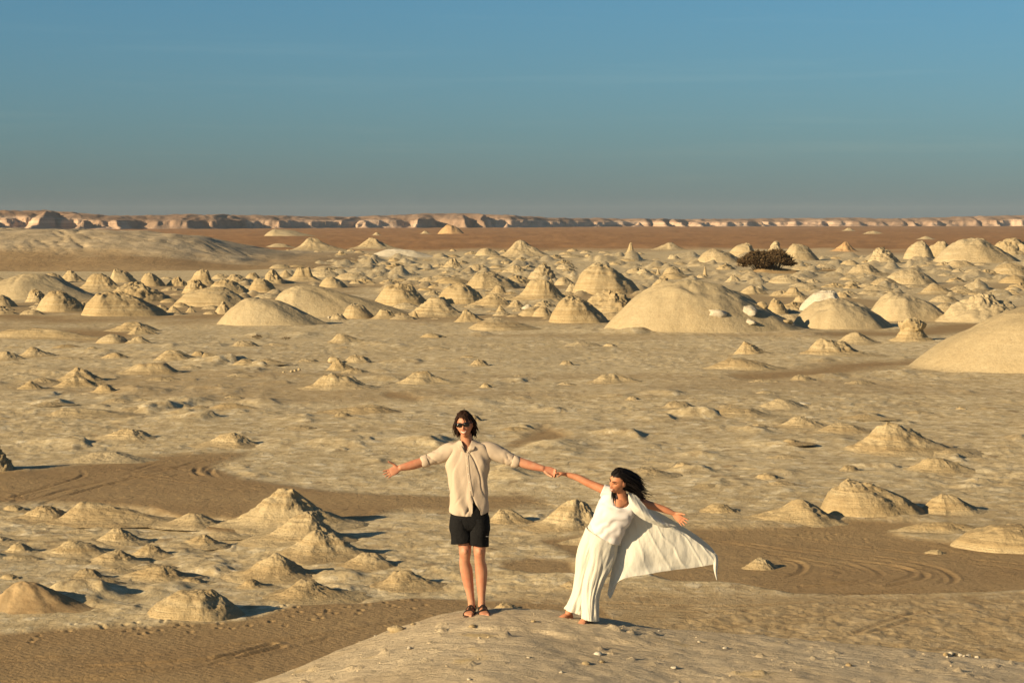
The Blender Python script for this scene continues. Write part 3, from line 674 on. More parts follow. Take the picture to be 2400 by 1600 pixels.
T_('low', 1100, 1205, 1158, 687, 719, 'low banded hump right of the rounded banded mound', terr=.6, rough=.6)
T_('dome', 800, 882, 830, 710, 746, 'lumpy small dome at the tail of the long smooth dome', crag=.9)
T_('mesa', 866, 944, 902, 722, 747, 'little table mound in the front rank', crag=.6)
T_('spire', 952, 994, 972, 726, 746, 'tiny stubby mound right of the little table mound')
T_('cone', 1066, 1138, 1092, 722, 755, 'small craggy cone with a white foot', crag=.9, mat='chalk')
T_('bald', 1092, 1280, 1160, 746, 774, 'wide low ochre swelling in front of all the domes', rough=.5)
T_('cone', 1160, 1190, 1172, 714, 732, 'tiny knobbed cone in the gap before the streaked dome')
T_('low', 1216, 1256, 1236, 711, 728, 'tiny bright white hump in the gap before the streaked dome', mat='chalk_white')
T_('dome', 1246, 1302, 1274, 717, 742, 'small brown dome left of the streaked round dome')
T_('cone', 1186, 1232, 1208, 700, 720, 'small pointed mound below the square-topped layered one')
T_('bald', 505, 775, 612, 697, 763, 'smooth grey whale-backed dome with a white foot', mat='chalk_smooth', asp=.7, rough=.35)
T_('bald', 622, 965, 705, 667, 742, 'long smooth dome tapering into a tail behind the whale-backed one', mat='chalk_smooth', asp=.6)
T_('dome', 190, 395, 258, 682, 741, 'big ochre dome ending in a dark crag in the left front rank', crag=.9)
T_('dome', 84, 204, 137, 680, 730, 'steep ochre dome left of the one with the dark crag', crag=.8, rough=1.)
T_('crag', 240, 412, 312, 661, 708, 'dark cracked outcrop behind the big ochre dome', rough=1.0)
T_('bald', -40, 240, 60, 640, 702, 'wide smooth grey dome at the left edge with a rocky crown', mat='chalk_smooth', crag=.6)
T_('crag', 58, 116, 82, 677, 708, 'small yellow block in front of the wide grey dome')
T_('dome', -40, 42, 4, 690, 720, 'mound cut by the left edge beside a dark pool of shadow')
T_('mesa', 170, 305, 232, 641, 683, 'flat yellow mesa behind the dark cracked outcrop', crag=.9)
T_('dome', 256, 324, 276, 630, 662, 'slanting rock rising over the flat yellow mesa', crag=1.)
T_('cone', 134, 200, 166, 632, 661, 'ridged mound behind the flat yellow mesa, close to the hill', crag=1.)
T_('dome', 90, 158, 124, 639, 663, 'low mound left of the ridged one at the hill foot')
T_('dome', 324, 388, 352, 639, 671, 'pale blocky dome right of the flat yellow mesa')
T_('crag', 388, 442, 416, 648, 670, 'yellow block with a flat crest near the hill foot')
T_('mesa', 430, 512, 474, 631, 668, 'notched table rock near the hill foot', crag=1.1)
T_('crag', 424, 493, 458, 654, 688, 'knobbly outcrop split into columns', rough=1.1)
T_('dome', 482, 590, 530, 654, 690, 'dome with a dark broken right end behind the broad smooth one', crag=1.2)
T_('dome', 405, 592, 502, 670, 718, 'broad smooth ochre dome with a crease down its face', mat='chalk', rough=.6)
T_('cone', 386, 425, 405, 714, 732, 'small rounded knob on sand below the broad smooth dome')
T_('cone', 432, 462, 447, 717, 732, 'smaller knob right of the rounded one on sand')
T_('crag', 500, 544, 524, 706, 736, 'upright little rock at the toe of the whale-backed dome')
T_('dome', 580, 655, 612, 651, 685, 'grey mound with a cracked top above the long smooth dome', crag=1.)
T_('crag', 614, 670, 636, 633, 665, 'rounded rock tower above the long smooth dome')
T_('mesa', 674, 756, 706, 626, 659, 'high dark-sided table rock left of centre', crag=1.1)
T_('dome', 745, 815, 778, 648, 674, 'rounded mound right of the high table rock')
T_('crag', 516, 590, 552, 642, 662, 'long knobbly ridge behind the dark broken dome')
T_('dome', 572, 615, 593, 638, 657, 'small smooth mound between the knobbly ridge and the rock tower')
T_('cone', 650, 690, 670, 631, 651, 'small dark cone beside the high table rock')
# --- far rank, middle
FAR = dict(mat='chalk_far')
T_('dome', 1090, 1222, 1140, 636, 676, 'long dome with a notched crest behind the flat-topped pair', crag=.9, **FAR)
T_('mesa', 1140, 1198, 1168, 667, 690, 'small square mound right of the flat-topped dome with a banded foot', **FAR)
T_('crag', 1235, 1306, 1272, 617, 655, 'ragged rock crown left of the tall domed hill', **FAR)
T_('crag', 1036, 1084, 1060, 605, 629, 'square rocky block at the back of the field', **FAR)
T_('mesa', 1070, 1168, 1112, 619, 640, 'yellow cliffed table at the back of the field', crag=.9, **FAR)
T_('crag', 1170, 1240, 1205, 620, 642, 'dark jagged ridge right of the yellow cliffed table', **FAR)
T_('dome', 1488, 1534, 1510, 629, 648, 'neat low dome right of the tall domed hill', **FAR)
T_('spire', 1530, 1556, 1542, 629, 645, 'stub pillar beside the neat low dome', **FAR)
T_('dome', 1550, 1606, 1578, 624, 645, 'cluster of fused knobs right of the stub pillar', crag=1., **FAR)
T_('crag', 1512, 1585, 1556, 649, 692, 'rough shoulder rising behind the largest pale dome', **FAR)
T_('dome', 1298, 1348, 1322, 648, 668, 'small pale dome at the left foot of the tall domed hill', **FAR)
T_('crag', 1324, 1360, 1342, 662, 684, 'bent rock at the foot of the tall domed hill', **FAR)
T_('cone', 1176, 1284, 1222, 562, 603, 'tall ochre peak standing above the field against the brown plain', mat='chalk_far', terr=.3)
T_('dome', 1112, 1174, 1142, 581, 600, 'rounded mound left of the tall ochre peak', **FAR)
T_('spire', 1452, 1502, 1477, 568, 598, 'thin pointed spire against the brown plain', **FAR)
T_('cone', 1528, 1606, 1567, 567, 586, 'small capped mound on the brown plain right of the pointed spire', **FAR)
T_('low', 850, 1024, 930, 583, 603, 'long white slope at the back of the field', mat='chalk_white', asp=.5)
T_('cone', 832, 926, 875, 556, 583, 'isolated pale cone on the brown plain, nearer of two', **FAR)
T_('cone', 690, 800, 731, 555, 587, 'double-stepped pale mound on the brown plain near the grey hill', **FAR)
T_('bald', 618, 742, 652, 537, 554, 'long flat pale mound far out on the brown plain', **FAR)
T_('bald', 1026, 1090, 1058, 527, 548, 'round orange dome far out on the brown plain', mat='chalk_orange')
T_('low', 986, 1008, 997, 541, 548, 'tiny pale speck of rock left of the round orange dome', **FAR)
T_('low', 874, 892, 883, 544, 551, 'tiniest pale rock alone on the brown plain', **FAR)
T_('low', 1975, 2002, 1988, 534, 541, 'faint pale mound far out on the right-hand brown plain', **FAR)
T_('low', 2020, 2072, 2045, 541, 549, 'flat pale strip of rock on the right-hand brown plain', **FAR)
T_('low', 2150, 2190, 2170, 553, 561, 'low pale streak of rock above the rounded boulder group', **FAR)
T_('low', 620, 690, 655, 570, 580, 'low pale patch of rock between the hill and the stepped mound', **FAR)
# --- far rank, right
T_('dome', 1632, 1742, 1676, 583, 616, 'wide pale dome left of the dark bush', **FAR)
T_('dome', 1700, 1775, 1750, 570, 606, 'tilted dome just behind the dark bush', **FAR)
T_('cone', 1790, 1846, 1815, 572, 596, 'pale slope topped by a round balanced knob', **FAR)
T_('dome', 1834, 1920, 1869, 571, 610, 'smooth cone-shaped dome right of the dark bush', **FAR)
T_('cone', 1946, 2010, 1979, 566, 591, 'ochre pointed dome standing alone beyond the bush', mat='chalk_orange')
T_('crag', 2032, 2112, 2062, 579, 617, 'group of rounded boulders fused together', mat='chalk_far', rough=1.1)
T_('dome', 2115, 2190, 2160, 565, 608, 'left one of two joined pale domes', **FAR)
T_('dome', 2165, 2240, 2206, 565, 606, 'right one of two joined pale domes', **FAR)
T_('bald', 2185, 2390, 2282, 558, 616, 'biggest far dome, smooth and pale, near the right edge', mat='chalk_far', rough=.6, crag=.8)
T_('crag', 2305, 2440, 2362, 559, 604, 'cracked columned rock cut by the right edge', mat='chalk_far', rough=1.1)
T_('mesa', 1964, 2095, 2020, 619, 647, 'long yellow table below the ochre pointed dome', crag=.8, **FAR)
T_('dome', 2068, 2198, 2130, 629, 666, 'brown-backed hump in front of the long yellow table', crag=.6, **FAR)
T_('bald', 2036, 2115, 2075, 649, 669, 'smooth low hump at the toe of the brown-backed one', **FAR)
T_('low', 2208, 2295, 2250, 609, 628, 'grey swelling beneath the biggest far dome', **FAR)
T_('dome', 2320, 2420, 2368, 615, 645, 'rounded hump at the right edge beneath the cracked columns', **FAR)
T_('cone', 1698, 1745, 1716, 643, 662, 'small sharp cone below the dark bush', **FAR)
T_('cone', 1824, 1892, 1864, 671, 696, 'neat cone with a black lee above the white cracked dome', crag=.6)
T_('spire', 1640, 1664, 1652, 622, 648, 'thin dark finger of rock left of the bush')
T_('dome', 1795, 1850, 1820, 699, 736, 'small brown dome at the right foot of the largest pale dome')
T_('cone', 2150, 2240, 2190, 662, 690, 'low banded mound behind the wide grey-topped dome')
T_('low', 1730, 1800, 1762, 668, 690, 'flat banded mound above the small brown dome')

# --- the crowd of small mounds between them
protos = []
rs = random.Random(5)
for i in range(16):
    st = ['dome', 'low', 'dome', 'crag', 'bald', 'low', 'mesa', 'dome'][i % 8]
    protos.append((st, mound_mesh('small_mound', st, 0.5 * rs.uniform(.8, 1.05), 0.5 * rs.uniform(.95, 1.4), 0.42, 0.34 if st != 'low' else 0.22, 300 + i * 13, 56, 24, OPT[st][0] * 1.2, 0.2, 0.07, 0.9, 0.03)))
for k_, (st, me) in enumerate(protos): me.materials.append(M['chalk_far'] if k_ % 3 else M['chalk'])
def crowd(n, xa, xb, ya, yb, wa, wb, group, tries=40, grow=True, styles=None):
    made = 0; loc = []
    pool = [q for q in protos if styles is None or q[0] in styles]
    for _ in range(n * tries):
        if made >= n: break
        x = rs.uniform(xa, xb); y = ya + (yb - ya) * rs.random(); w = rs.uniform(wa, wb) * ((0.55 + 0.9 * (y - 585) / 120) if grow else 1)
        if any(l + .12 * (r - l) < x < r - .12 * (r - l) and t + 3 < y < b_ + 5 for l, r, t, b_ in BOXES): continue
        if any(abs(x - a) < .5 * (w + c) * .62 and abs(y - b_) < (7 if grow else 14) for a, b_, c in loc): continue
        if not grow and any(in_poly(np.array([x]), np.array([y]), p_)[0] for p_ in SAND): continue
        g = gpt(x, y); k = g.y / FPX; s = w * k
        st, me_ = rs.choice(pool)
        o = link('small_chalk_mound' if grow else 'low_hummock', me_); o.location = (g.x, g.y, -0.08 * s if grow else ground_z(g.x, g.y) - .05 * s); o.rotation_euler[2] = rs.uniform(-.4, .4)
        o.scale = (s * 1.12, s * rs.uniform(.9, 1.2), s * (rs.uniform(.50, .88) if grow else rs.uniform(.35, .7)))
        tag(o, None, 'mound', group); loc.append((x, y, w)); made += 1; CROWD.append((o, x, y, w, st))
BOXES.append((1725, 1885, 585, 645))
crowd(48, 640, 1060, 600, 664, 40, 86, 'small mounds packed left of centre')
crowd(64, 1060, 1600, 602, 664, 38, 84, 'small mounds packed in the centre')
crowd(70, 1600, 2400, 606, 694, 36, 84, 'small mounds packed on the right')
crowd(26, -20, 640, 652, 738, 26, 54, 'small mounds on the left')
crowd(30, 780, 1480, 664, 748, 24, 52, 'small mounds between the middle domes')
crowd(16, 1480, 2380, 690, 748, 26, 54, 'small mounds between the right-hand domes')
crowd(30, 560, 1500, 588, 604, 36, 70, 'small mounds on the rim of the brown plain')
crowd(26, -20, 660, 800, 985, 60, 130, 'low hummocks of the left flats', grow=False, styles=('low', 'mesa'))
crowd(22, 640, 1500, 785, 1020, 50, 120, 'low hummocks of the middle flats', grow=False, styles=('low', 'mesa'))
crowd(26, 1500, 2420, 880, 1150, 60, 140, 'low hummocks of the right flats', grow=False, styles=('low', 'mesa'))
crowd(16, 0, 600, 1180, 1380, 70, 150, 'low hummocks of the near left flats', grow=False, styles=('low', 'mesa'))
# labels for the crowd: by shape and by the nearest mound that has a look of its own
import re
CUT = re.compile(r"\b(with|behind|beside|at|in|on|near|below|above|of|left|right|just|directly|against|standing|ending|throwing|cut|rising|between|beneath|across|alone|under|close|seen|half|leaning|split|tapering|far|and|right-hand|whose|beyond|from|lying|third|among|from|balanced|fused|crowned|topped|nearest)\b|,")
short = {}
for l, r, t, b_, lb in REFS:
    s_ = CUT.split(lb)[0].strip(); short.setdefault(s_, []).append((0.5 * (l + r), b_, 0.5 * (r - l)))
short = {k: v[0] for k, v in short.items() if len(v) == 1 and 2 <= len(k.split()) <= 5 and ' ' in k}
SHAPE = {'dome': 'rounded', 'low': 'low', 'crag': 'rugged', 'bald': 'smooth', 'mesa': 'flat-topped', 'cone': 'pointed'}
sets = {}
for o, x, y, w, st in CROWD:
    k_ = min(short, key=lambda q: ((short[q][0] - x) / 1.0) ** 2 + ((short[q][1] - y) * 3.0) ** 2); rx, ry, rw = short[k_]
    if abs(y - ry) * 3 > abs(x - rx): dr = 'in front of' if y > ry else 'beyond'
    else: dr = 'left of' if x < rx else 'right of'
    sets.setdefault((k_, dr), []).append((math.hypot(x - rx, (y - ry) * 3), o, st))
ORD = ['nearest', 'second', 'third', 'fourth', 'fifth', 'sixth', 'seventh', 'eighth', 'ninth', 'tenth', 'eleventh', 'twelfth', 'thirteenth', 'fourteenth', 'fifteenth', 'sixteenth']
for (k_, dr), L_ in sets.items():
    L_.sort(key=lambda q: q[0])
    for n_, (d_, o, st) in enumerate(L_):
        num = ORD[min(n_, 15)]
        o['label'] = ('%s small mound %s the %s' % (SHAPE[st], dr, k_)) if len(L_) == 1 else ('%s small mound, %s one %s the %s' % (SHAPE[st], num, dr, k_))

# ------------------------------------------------------------------ loose rocks
def rock_mesh(name, seed, sub=3, rough=0.28, flat=0.75):
    bm = bmesh.new(); bmesh.ops.create_icosphere(bm, subdivisions=sub, radius=0.5)
    co = np.array([v.co[:] for v in bm.verts])
    d = 1 + rough * fbm(co[:, 0] * 2.6 + seed, co[:, 1] * 2.6, co[:, 2] * 2.6, seed, 3)
    q = co * d[:, None]
    for k in range(5):   # chisel flat facets
        rn = np.random.RandomState(seed * 7 + k).normal(size=3); rn /= np.linalg.norm(rn)
        s = q @ rn; lim = 0.36; q = q - np.where(s > lim, (s - lim) * 0.85, 0)[:, None] * rn
    q[:, 2] *= flat
    for v, c in zip(bm.verts, q): v.co = c
    me = bpy.data.meshes.new(name); bm.to_mesh(me); bm.free()
    me.polygons.foreach_set('use_smooth', np.ones(len(me.polygons), bool))
    return me
from mathutils.bvhtree import BVHTree
_bv = BVHTree.FromPolygons([BIG.location + v.co for v in BIG.data.vertices], [p_.vertices[:] for p_ in BIG.data.polygons])
def rock(x, y, wpx, hpx, label, seed, mat='chalk_white', z=None, Y=None, name='boulder', cat='boulder', group=None):
    hit = _bv.ray_cast(Vector((0, 0, CAM_Z)), Vector(ray(x, y)).normalized())[0] if group == 'white boulders at the foot of the largest dome' else None
    if hit is not None: q = hit; zz = hit.z - 0.12 * hpx * q.y / FPX
    elif Y is None: q = gpt(x, y); zz = 0.0
    else: q = at(x, y, Y); zz = q.z
    k = q.y / FPX; me = rock_mesh(name, seed)
    o = link(name, me, M[mat]); o.scale = (wpx * k, wpx * k * .8, hpx * k * 1.5); o.location = (q.x, q.y + wpx * k * .35, zz + 0.36 * hpx * k); o.rotation_euler[2] = seed
    return tag(o, label, cat, group)
G_ = 'white boulders at the foot of the largest dome'
rock(1680, 745, 52, 27, 'squarish white boulder leaning on the right foot of the largest dome', 3, group=G_)
rock(1758, 738, 54, 27, 'bright white oval boulder behind the other fallen blocks', 8, group=G_)
rock(1757, 760, 34, 16, 'white boulder lying on sand, farthest forward of the fallen blocks', 12, group=G_)
rock(1788, 722, 26, 20, 'dark cracked boulder right of the oval white one', 15, 'chalk', group=G_)
rock(1845, 757, 30, 12, 'low dark rock at the end of the boulder spill', 19, 'chalk', group=G_)
rock(1858, 762, 12, 7, 'small white pebble-like rock at the end of the boulder spill', 23, group=G_)
rock(1818, 583, 28, 20, 'round knob balanced on a pale slope behind the bush', 27, 'chalk_far')
rock(772, 746, 9, 6, 'tiny white stone beside the whale-backed dome tail', 29)
for k_, (x, y, w, h) in enumerate([(664, 874, 7, 5), (683, 873, 9, 7), (692, 871, 10, 7), (701, 868, 9, 7)]):
    rock(x, y, w, h, ['single small stone left of the stone row', 'first stone of the row behind the flat chalk table', 'middle stone of the row behind the flat chalk table', 'last stone of the row behind the flat chalk table'][k_], 31 + k_, 'chalk_smooth', name='stone', cat='stone', group='stones behind the flat chalk table')
rock(780, 850, 30, 14, 'pale block crowning the small mound behind the flat chalk table', 41, 'chalk')
rock(1882, 950, 46, 8, 'bright white slab on the shoulder of a low mound', 43)

# stones on the knoll
def knoll_spot(px, py):
    d = ray(px, py); Y = np.arange(15.0, 21.5, 0.02); t = Y / d[1]
    kz = knoll_z(d[0] * t, Y); hit = np.nonzero(CAM_Z + d[2] * t <= kz)[0]
    if not len(hit): return None
    return Vector((d[0] * t[hit[0]], Y[hit[0]], kz[hit[0]]))
ST = [(930,1478,44,16,'chalk','flat ochre stone on the left shoulder of the knoll'), (968,1464,14,7,'chalk','dark-sided stone above the flat ochre one'), (857,1494,7,6,'chalk_white','white stone on the left skyline of the knoll'),
      (880,1490,8,3,'chalk_white','thin white flake on the left skyline of the knoll'), (822,1506,9,5,'chalk_white','pale stone lower on the left skyline of the knoll'), (808,1511,6,4,'chalk_white','tiny pale stone next to the lower skyline stone'),
      (700,1551,5,4,'chalk_white','small white stone near the bottom of the left skyline'), (670,1571,9,5,'chalk_white','lone white stone at the bottom of the left slope'), (960,1521,15,6,'chalk_white','white chip in the middle of the bare left slope'),
      (1108,1467,22,7,'chalk','dark crust flake below the sandals'), (1123,1495,9,4,'chalk_white','white chip beneath the crust flake'), (1250,1457,16,7,'chalk','dark crust flake between the two people'), (1297,1454,5,3,'chalk_white','white pebble in front of the bare rear foot'),
      (1402,1534,26,10,'chalk_white','broken crust lump below the white trousers'), (1374,1556,24,8,'chalk','row of crust lumps under the broken one'), (1412,1552,16,7,'chalk','dark lump at the end of the crust row'), (1316,1577,12,6,'chalk_white','white stone low in the middle of the knoll'),
      (1545,1470,8,4,'chalk_white','white pebble on the skyline where the shadow ends'), (1100,1592,14,6,'chalk_white','pale chip at the bottom edge of the knoll'), (1240,1541,14,5,'chalk_white','white flake on the middle of the knoll'),
      (1700,1520,16,7,'chalk_white','pale clod on the right half of the knoll'), (1640,1505,12,6,'chalk_white','small pale clod behind the pale clod'), (1580,1565,20,7,'chalk_white','yellowish flake low on the right half'), (1990,1560,20,9,'chalk','ochre clod at the right end of the crumbly patch')]
for k_, (px, py, w, h, m, lb) in enumerate(ST):
    q = knoll_spot(px, py)
    if q is None: q = at(px, py, 20.1); q.z = float(knoll_z(q.x, 20.1))
    k = q.y / FPX; o = link('stone', rock_mesh('stone', 60 + k_, 2), M[m])
    o.scale = (w * k, w * k * .9, h * k * 1.5); o.location = q + Vector((0, 0, 0.2 * h * k)); o.rotation_euler[2] = k_ * 1.3
    tag(o, lb, 'stone', 'loose stones on the knoll')
# rubble heap beyond the knoll on the right
HEAP = sorted(rs.uniform(2200, 2296) for _ in range(16))
for k_, px in enumerate(HEAP):
    py = 1533 + rs.uniform(-6, 4); w = rs.uniform(7, 16)
    q = knoll_spot(px, py + 4) or at(px, py, 20.1); k = q.y / FPX
    o = link('stone', rock_mesh('stone', 120 + k_, 2), M['chalk_white' if k_ % 3 else 'chalk']); o.scale = (w * k, w * k, w * k * .9); o.location = (q.x, q.y, float(knoll_z(q.x, q.y)) + .25 * w * k); o.rotation_euler[2] = k_
    tag(o, 'pale stone in the heap at the right end of the knoll, %s from the left' % ('first' if k_ == 0 else ORD[k_]), 'stone', 'stone heap at the right end of the knoll')
# crumbs of crust strewn over the knoll: too many to count
cv, cf = [], []
base = rock_mesh('crumb', 200, 1); bv = np.array([v.co[:] for v in base.vertices]); bf = np.array([p_.vertices[:] for p_ in base.polygons])
rn = np.random.RandomState(4)
N_ = 800
CXs, CYs = rn.uniform(-2.6, 4.6, N_), rn.uniform(16.2, 20.5, N_)
CZs = knoll_z(CXs, CYs); DEN = 0.10 + 0.75 * sstep(0.05, 0.4, fbm(CXs * 0.8, CYs * 0.9, 0, 99, 2) + 0.05 * (CXs - 0.5))
for x, y, z, dens in zip(CXs, CYs, CZs, DEN):
    if rn.rand() > dens: continue
    s = 0.006 + 0.022 * rn.rand() ** 3
    a = rn.rand() * 6.28; Rm = np.array([[math.cos(a), -math.sin(a), 0], [math.sin(a), math.cos(a), 0], [0, 0, 1]])
    cf.append(bf + len(cv) * len(bv)); cv.append((bv * s * rn.uniform(.6, 1.3, 3)) @ Rm.T + [x, y, z + .1 * s])
tag(link('crust_crumbs', mesh_from('crust_crumbs', np.concatenate(cv), np.concatenate(cf), False), M['knoll']), 'crumbs of pale crust strewn over the knoll', 'rubble', kind='stuff')

# ------------------------------------------------------------------ dry bushes
b = NB('dry_twigs'); n = b.noise(b.pos(), 1.2, 5, 0.6)
M['twig'] = b.done(b.mix(b.mr(n, 0.3, 0.7), (0.06, 0.038, 0.018), (0.135, 0.09, 0.045)))
M['twig_pale'] = NB('pale_dry_twigs').done((0.26, 0.17, 0.08))
def bush(x, y, wpx, hpx, label, seed, n_cl, blades, mat, Y=None, zb=0.0, drift=True, name='desert_bush'):
    if Y is None: g = gpt(x, y)
    else: g = Vector((at(x, y, Y).x, Y, zb))
    k = g.y / FPX; w, h = wpx * k, hpx * k
    rn = np.random.RandomState(seed)
    if Y is None: zb = ground_z(g.x, g.y + w * .2) - .02
    root = link(name, None); root.location = (g.x, g.y + w * .2, zb); tag(root, label, 'bush', 'dry bushes')
    vs, fs = [], []; stems_v, stems_f = [], []
    for c in range(n_cl):
        a = rn.rand() * 6.283; rad = math.sqrt(rn.rand()) * .46
        cx_, cy_ = rad * w * math.cos(a), rad * w * .8 * math.sin(a)
        top = h * (1 - 1.9 * (rad) ** 2) * rn.uniform(.78, 1.0) * (0.92 + .08 * math.sin(cx_ / w * 11 + seed))
        cz_ = max(h * .15, top - h * .22)
        cr_ = h * rn.uniform(.16, .26)
        # a bent stem from the ground to the clump
        p0, p1 = np.array([cx_ * .45, cy_ * .45, 0]), np.array([cx_, cy_, cz_]); s = w * .006 + .004
        st = len(stems_v)
        for t in (0, .5, 1):
            pm = p0 * (1 - t) + p1 * t + np.array([0, 0, .12 * h * math.sin(3.14 * t)])
            for q in range(3): stems_v.append(pm + s * (1 - .7 * t) * np.array([math.cos(q * 2.1), math.sin(q * 2.1), 0]))
        for r_ in range(2):
            for q in range(3): stems_f.append([st + r_ * 3 + q, st + r_ * 3 + (q + 1) % 3, st + r_ * 3 + 3 + (q + 1) % 3, st + r_ * 3 + 3 + q])
        for _ in range(blades):
            d = rn.normal(size=3); d[2] = abs(d[2]) * .9 + .1; d /= np.linalg.norm(d)
            p = np.array([cx_, cy_, cz_]) + d * cr_ * rn.uniform(.1, .75) * [1.3, 1.3, 1]
            L = cr_ * rn.uniform(.18, .42); wd = L * .16 + w * .0016
            dd = d + rn.normal(size=3) * .5; dd /= np.linalg.norm(dd); sd_ = np.cross(dd, rn.normal(size=3)); sd_ /= np.linalg.norm(sd_) + 1e-6
            b0 = len(vs); vs += [p - sd_ * wd, p + sd_ * wd, p + dd * L + sd_ * wd * .3, p + dd * L - sd_ * wd * .3]; fs.append([b0, b0 + 1, b0 + 2, b0 + 3])
    V_ = np.array(vs); V_[:, 2] = np.maximum(V_[:, 2], 0.0)
    link('foliage', mesh_from('foliage', V_, fs, False), mat, root)
    link('stem', mesh_from('stem', stems_v, stems_f), M['twig'], root)
    if drift:
        link('sand_drift', mound_mesh('sand_drift', 'low', .45 * w, 1.0 * w, .42 * w, .22 * h, seed, 72, 26, .3, 0, .3, .1), M['drift'], root)
    return root
bush(1800, 641, 122, 72, 'large dark brown bush spreading over a sand drift amid the mounds', 5, 190, 130, M['twig'])
bush(1942, 636, 46, 9, 'flat dark bush lying right of the large bush', 6, 22, 60, M['twig'])
bush(602, 791, 30, 13, 'dry brown tuft on the open flats, left of two', 7, 24, 80, M['twig'], drift=False)
bush(671, 793, 24, 11, 'dry brown tuft on the open flats, right of two', 8, 20, 80, M['twig'], drift=False)
bush(1097, 797, 16, 5, 'tiny dry tuft in front of the wide low ochre swelling', 9, 8, 60, M['twig'], drift=False)
HB = [(30,612,11,'lowest dark bush at the left edge of the hill apron'),(157,597,13,'dark bush under the rock face of the hill, left of a close pair'),(188,591,15,'dark bush under the rock face of the hill, right of a close pair'),(244,588,8,'small bush alone beneath the middle of the hill face'),
      (299,585,16,'wide dark bush at the end of a runnel'),(332,580,12,'dark bush just above the wide one at the runnel'),(306,606,13,'bush in the middle of the sand apron'),(170,615,11,'bush low on the sand apron left of the middle'),(79,610,8,'small bush low on the apron near the left edge'),
      (418,585,10,'bush below the dark right end of the hill, first of two'),(436,588,9,'bush below the dark right end of the hill, second of two'),(430,604,11,'bush on the right part of the apron'),(448,606,7,'small bush beside the one on the right part of the apron'),(585,626,13,'bush alone at the right foot of the apron')]
for k_, (px, py, w, lb) in enumerate(HB):
    d = ray(px, py); Y = np.arange(388, 520, 0.5); t = Y / d[1]
    hz = np.maximum(hill_z(d[0] * t, Y)[0], 0); ii = np.nonzero(CAM_Z + d[2] * t <= hz)[0]
    hit = (Y[ii[0]], hz[ii[0]]) if len(ii) else None
    if hit is None: hit = (gpt(px, py).y, 0.0)
    bush(px, py, w, w * .42, lb, 40 + k_, 9, 40, M['twig'], Y=hit[0], zb=hit[1] - .05, drift=False)
from mathutils.bvhtree import BVHTree
# ------------------------------------------------------------------ the two people
def simple(name, col, rough=0.8, spec=0.2, bump=None):
    b = NB(name); b.b.inputs['Roughness'].default_value = rough; b.b.inputs['Specular IOR Level'].default_value = spec
    n = None
    if bump: n = b.bump(b.noise(b.pos(), bump[0], 5, 0.6), bump[1], bump[2] if len(bump) > 2 else 0.8)
    return b.done(col, n)
def skin(name, base, red):
    b = NB(name); b.b.inputs['Roughness'].default_value = 0.55; b.b.inputs['Specular IOR Level'].default_value = 0.35
    n = b.noise(b.pos(), 9, 6, 0.7)
    b.b.inputs['Subsurface Weight'].default_value = 0.08; b.b.inputs['Subsurface Radius'].default_value = (0.02, 0.008, 0.004)
    return b.done(b.mix(b.mr(n, 0.3, 0.7), base, red), b.bump(b.noise(b.pos(), 90, 3), 0.002, 0.5))
M['skin_a'] = skin('fair_skin', (0.49, 0.265, 0.165), (0.43, 0.155, 0.09))
M['skin_b'] = skin('tanned_skin', (0.50, 0.245, 0.14), (0.43, 0.165, 0.085))
M['hair_a'] = simple('dark_brown_hair', (0.022, 0.010, 0.006), 0.7, 0.12)
M['hair_b'] = simple('black_hair', (0.008, 0.006, 0.006), 0.6, 0.15)
M['shirt'] = simple('beige_linen', (0.47, 0.385, 0.30), 0.9, 0.1, (30, 0.004, 0.4))
M['shorts'] = simple('black_cotton', (0.008, 0.008, 0.009), 0.85, 0.15, (22, 0.02, 0.6))
M['leather'] = simple('dark_brown_straps', (0.02, 0.014, 0.012), 0.6, 0.3)
M['sole'] = simple('brown_sole', (0.10, 0.06, 0.045), 0.8)
M['glass'] = simple('black_lenses', (0.005, 0.005, 0.006), 0.12, 0.5)
M['teeth'] = simple('teeth', (0.78, 0.72, 0.62), 0.4)
M['lip'] = simple('lips', (0.33, 0.11, 0.08), 0.5)
M['brow'] = simple('dark_brow', (0.05, 0.03, 0.02), 0.8)
M['tee'] = simple('white_jersey', (0.62, 0.60, 0.61), 0.9, 0.1, (16, 0.005, 0.4))
M['cream'] = simple('cream_linen', (0.60, 0.575, 0.50), 0.9, 0.1, (18, 0.01, 0.5))
b = NB('sheer_cream_cotton'); b.b.inputs['Roughness'].default_value = 0.95
_n = b.bump(b.noise(b.pos((7, 7, 2.5)), 2.2, 4, 0.55), 0.02, 0.5)
tr = b.n('ShaderNodeBsdfTranslucent'); tr.inputs[0].default_value = (0.66, 0.65, 0.58, 1)
ms = b.n('ShaderNodeMixShader'); ms.inputs[0].default_value = 0.18
b.done((0.68, 0.665, 0.60), _n); b.l(b.b.outputs[0], ms.inputs[1]); b.l(tr.outputs[0], ms.inputs[2]); b.l(ms.outputs[0], b.out.inputs[0])
M['sheer'] = b.m
M['button'] = simple('shirt_button', (0.75, 0.70, 0.60), 0.4)
M['ring'] = simple('gold_ring', (0.75, 0.55, 0.25), 0.3, 0.6)
M['print'] = simple('grey_print', (0.45, 0.45, 0.45), 0.8)

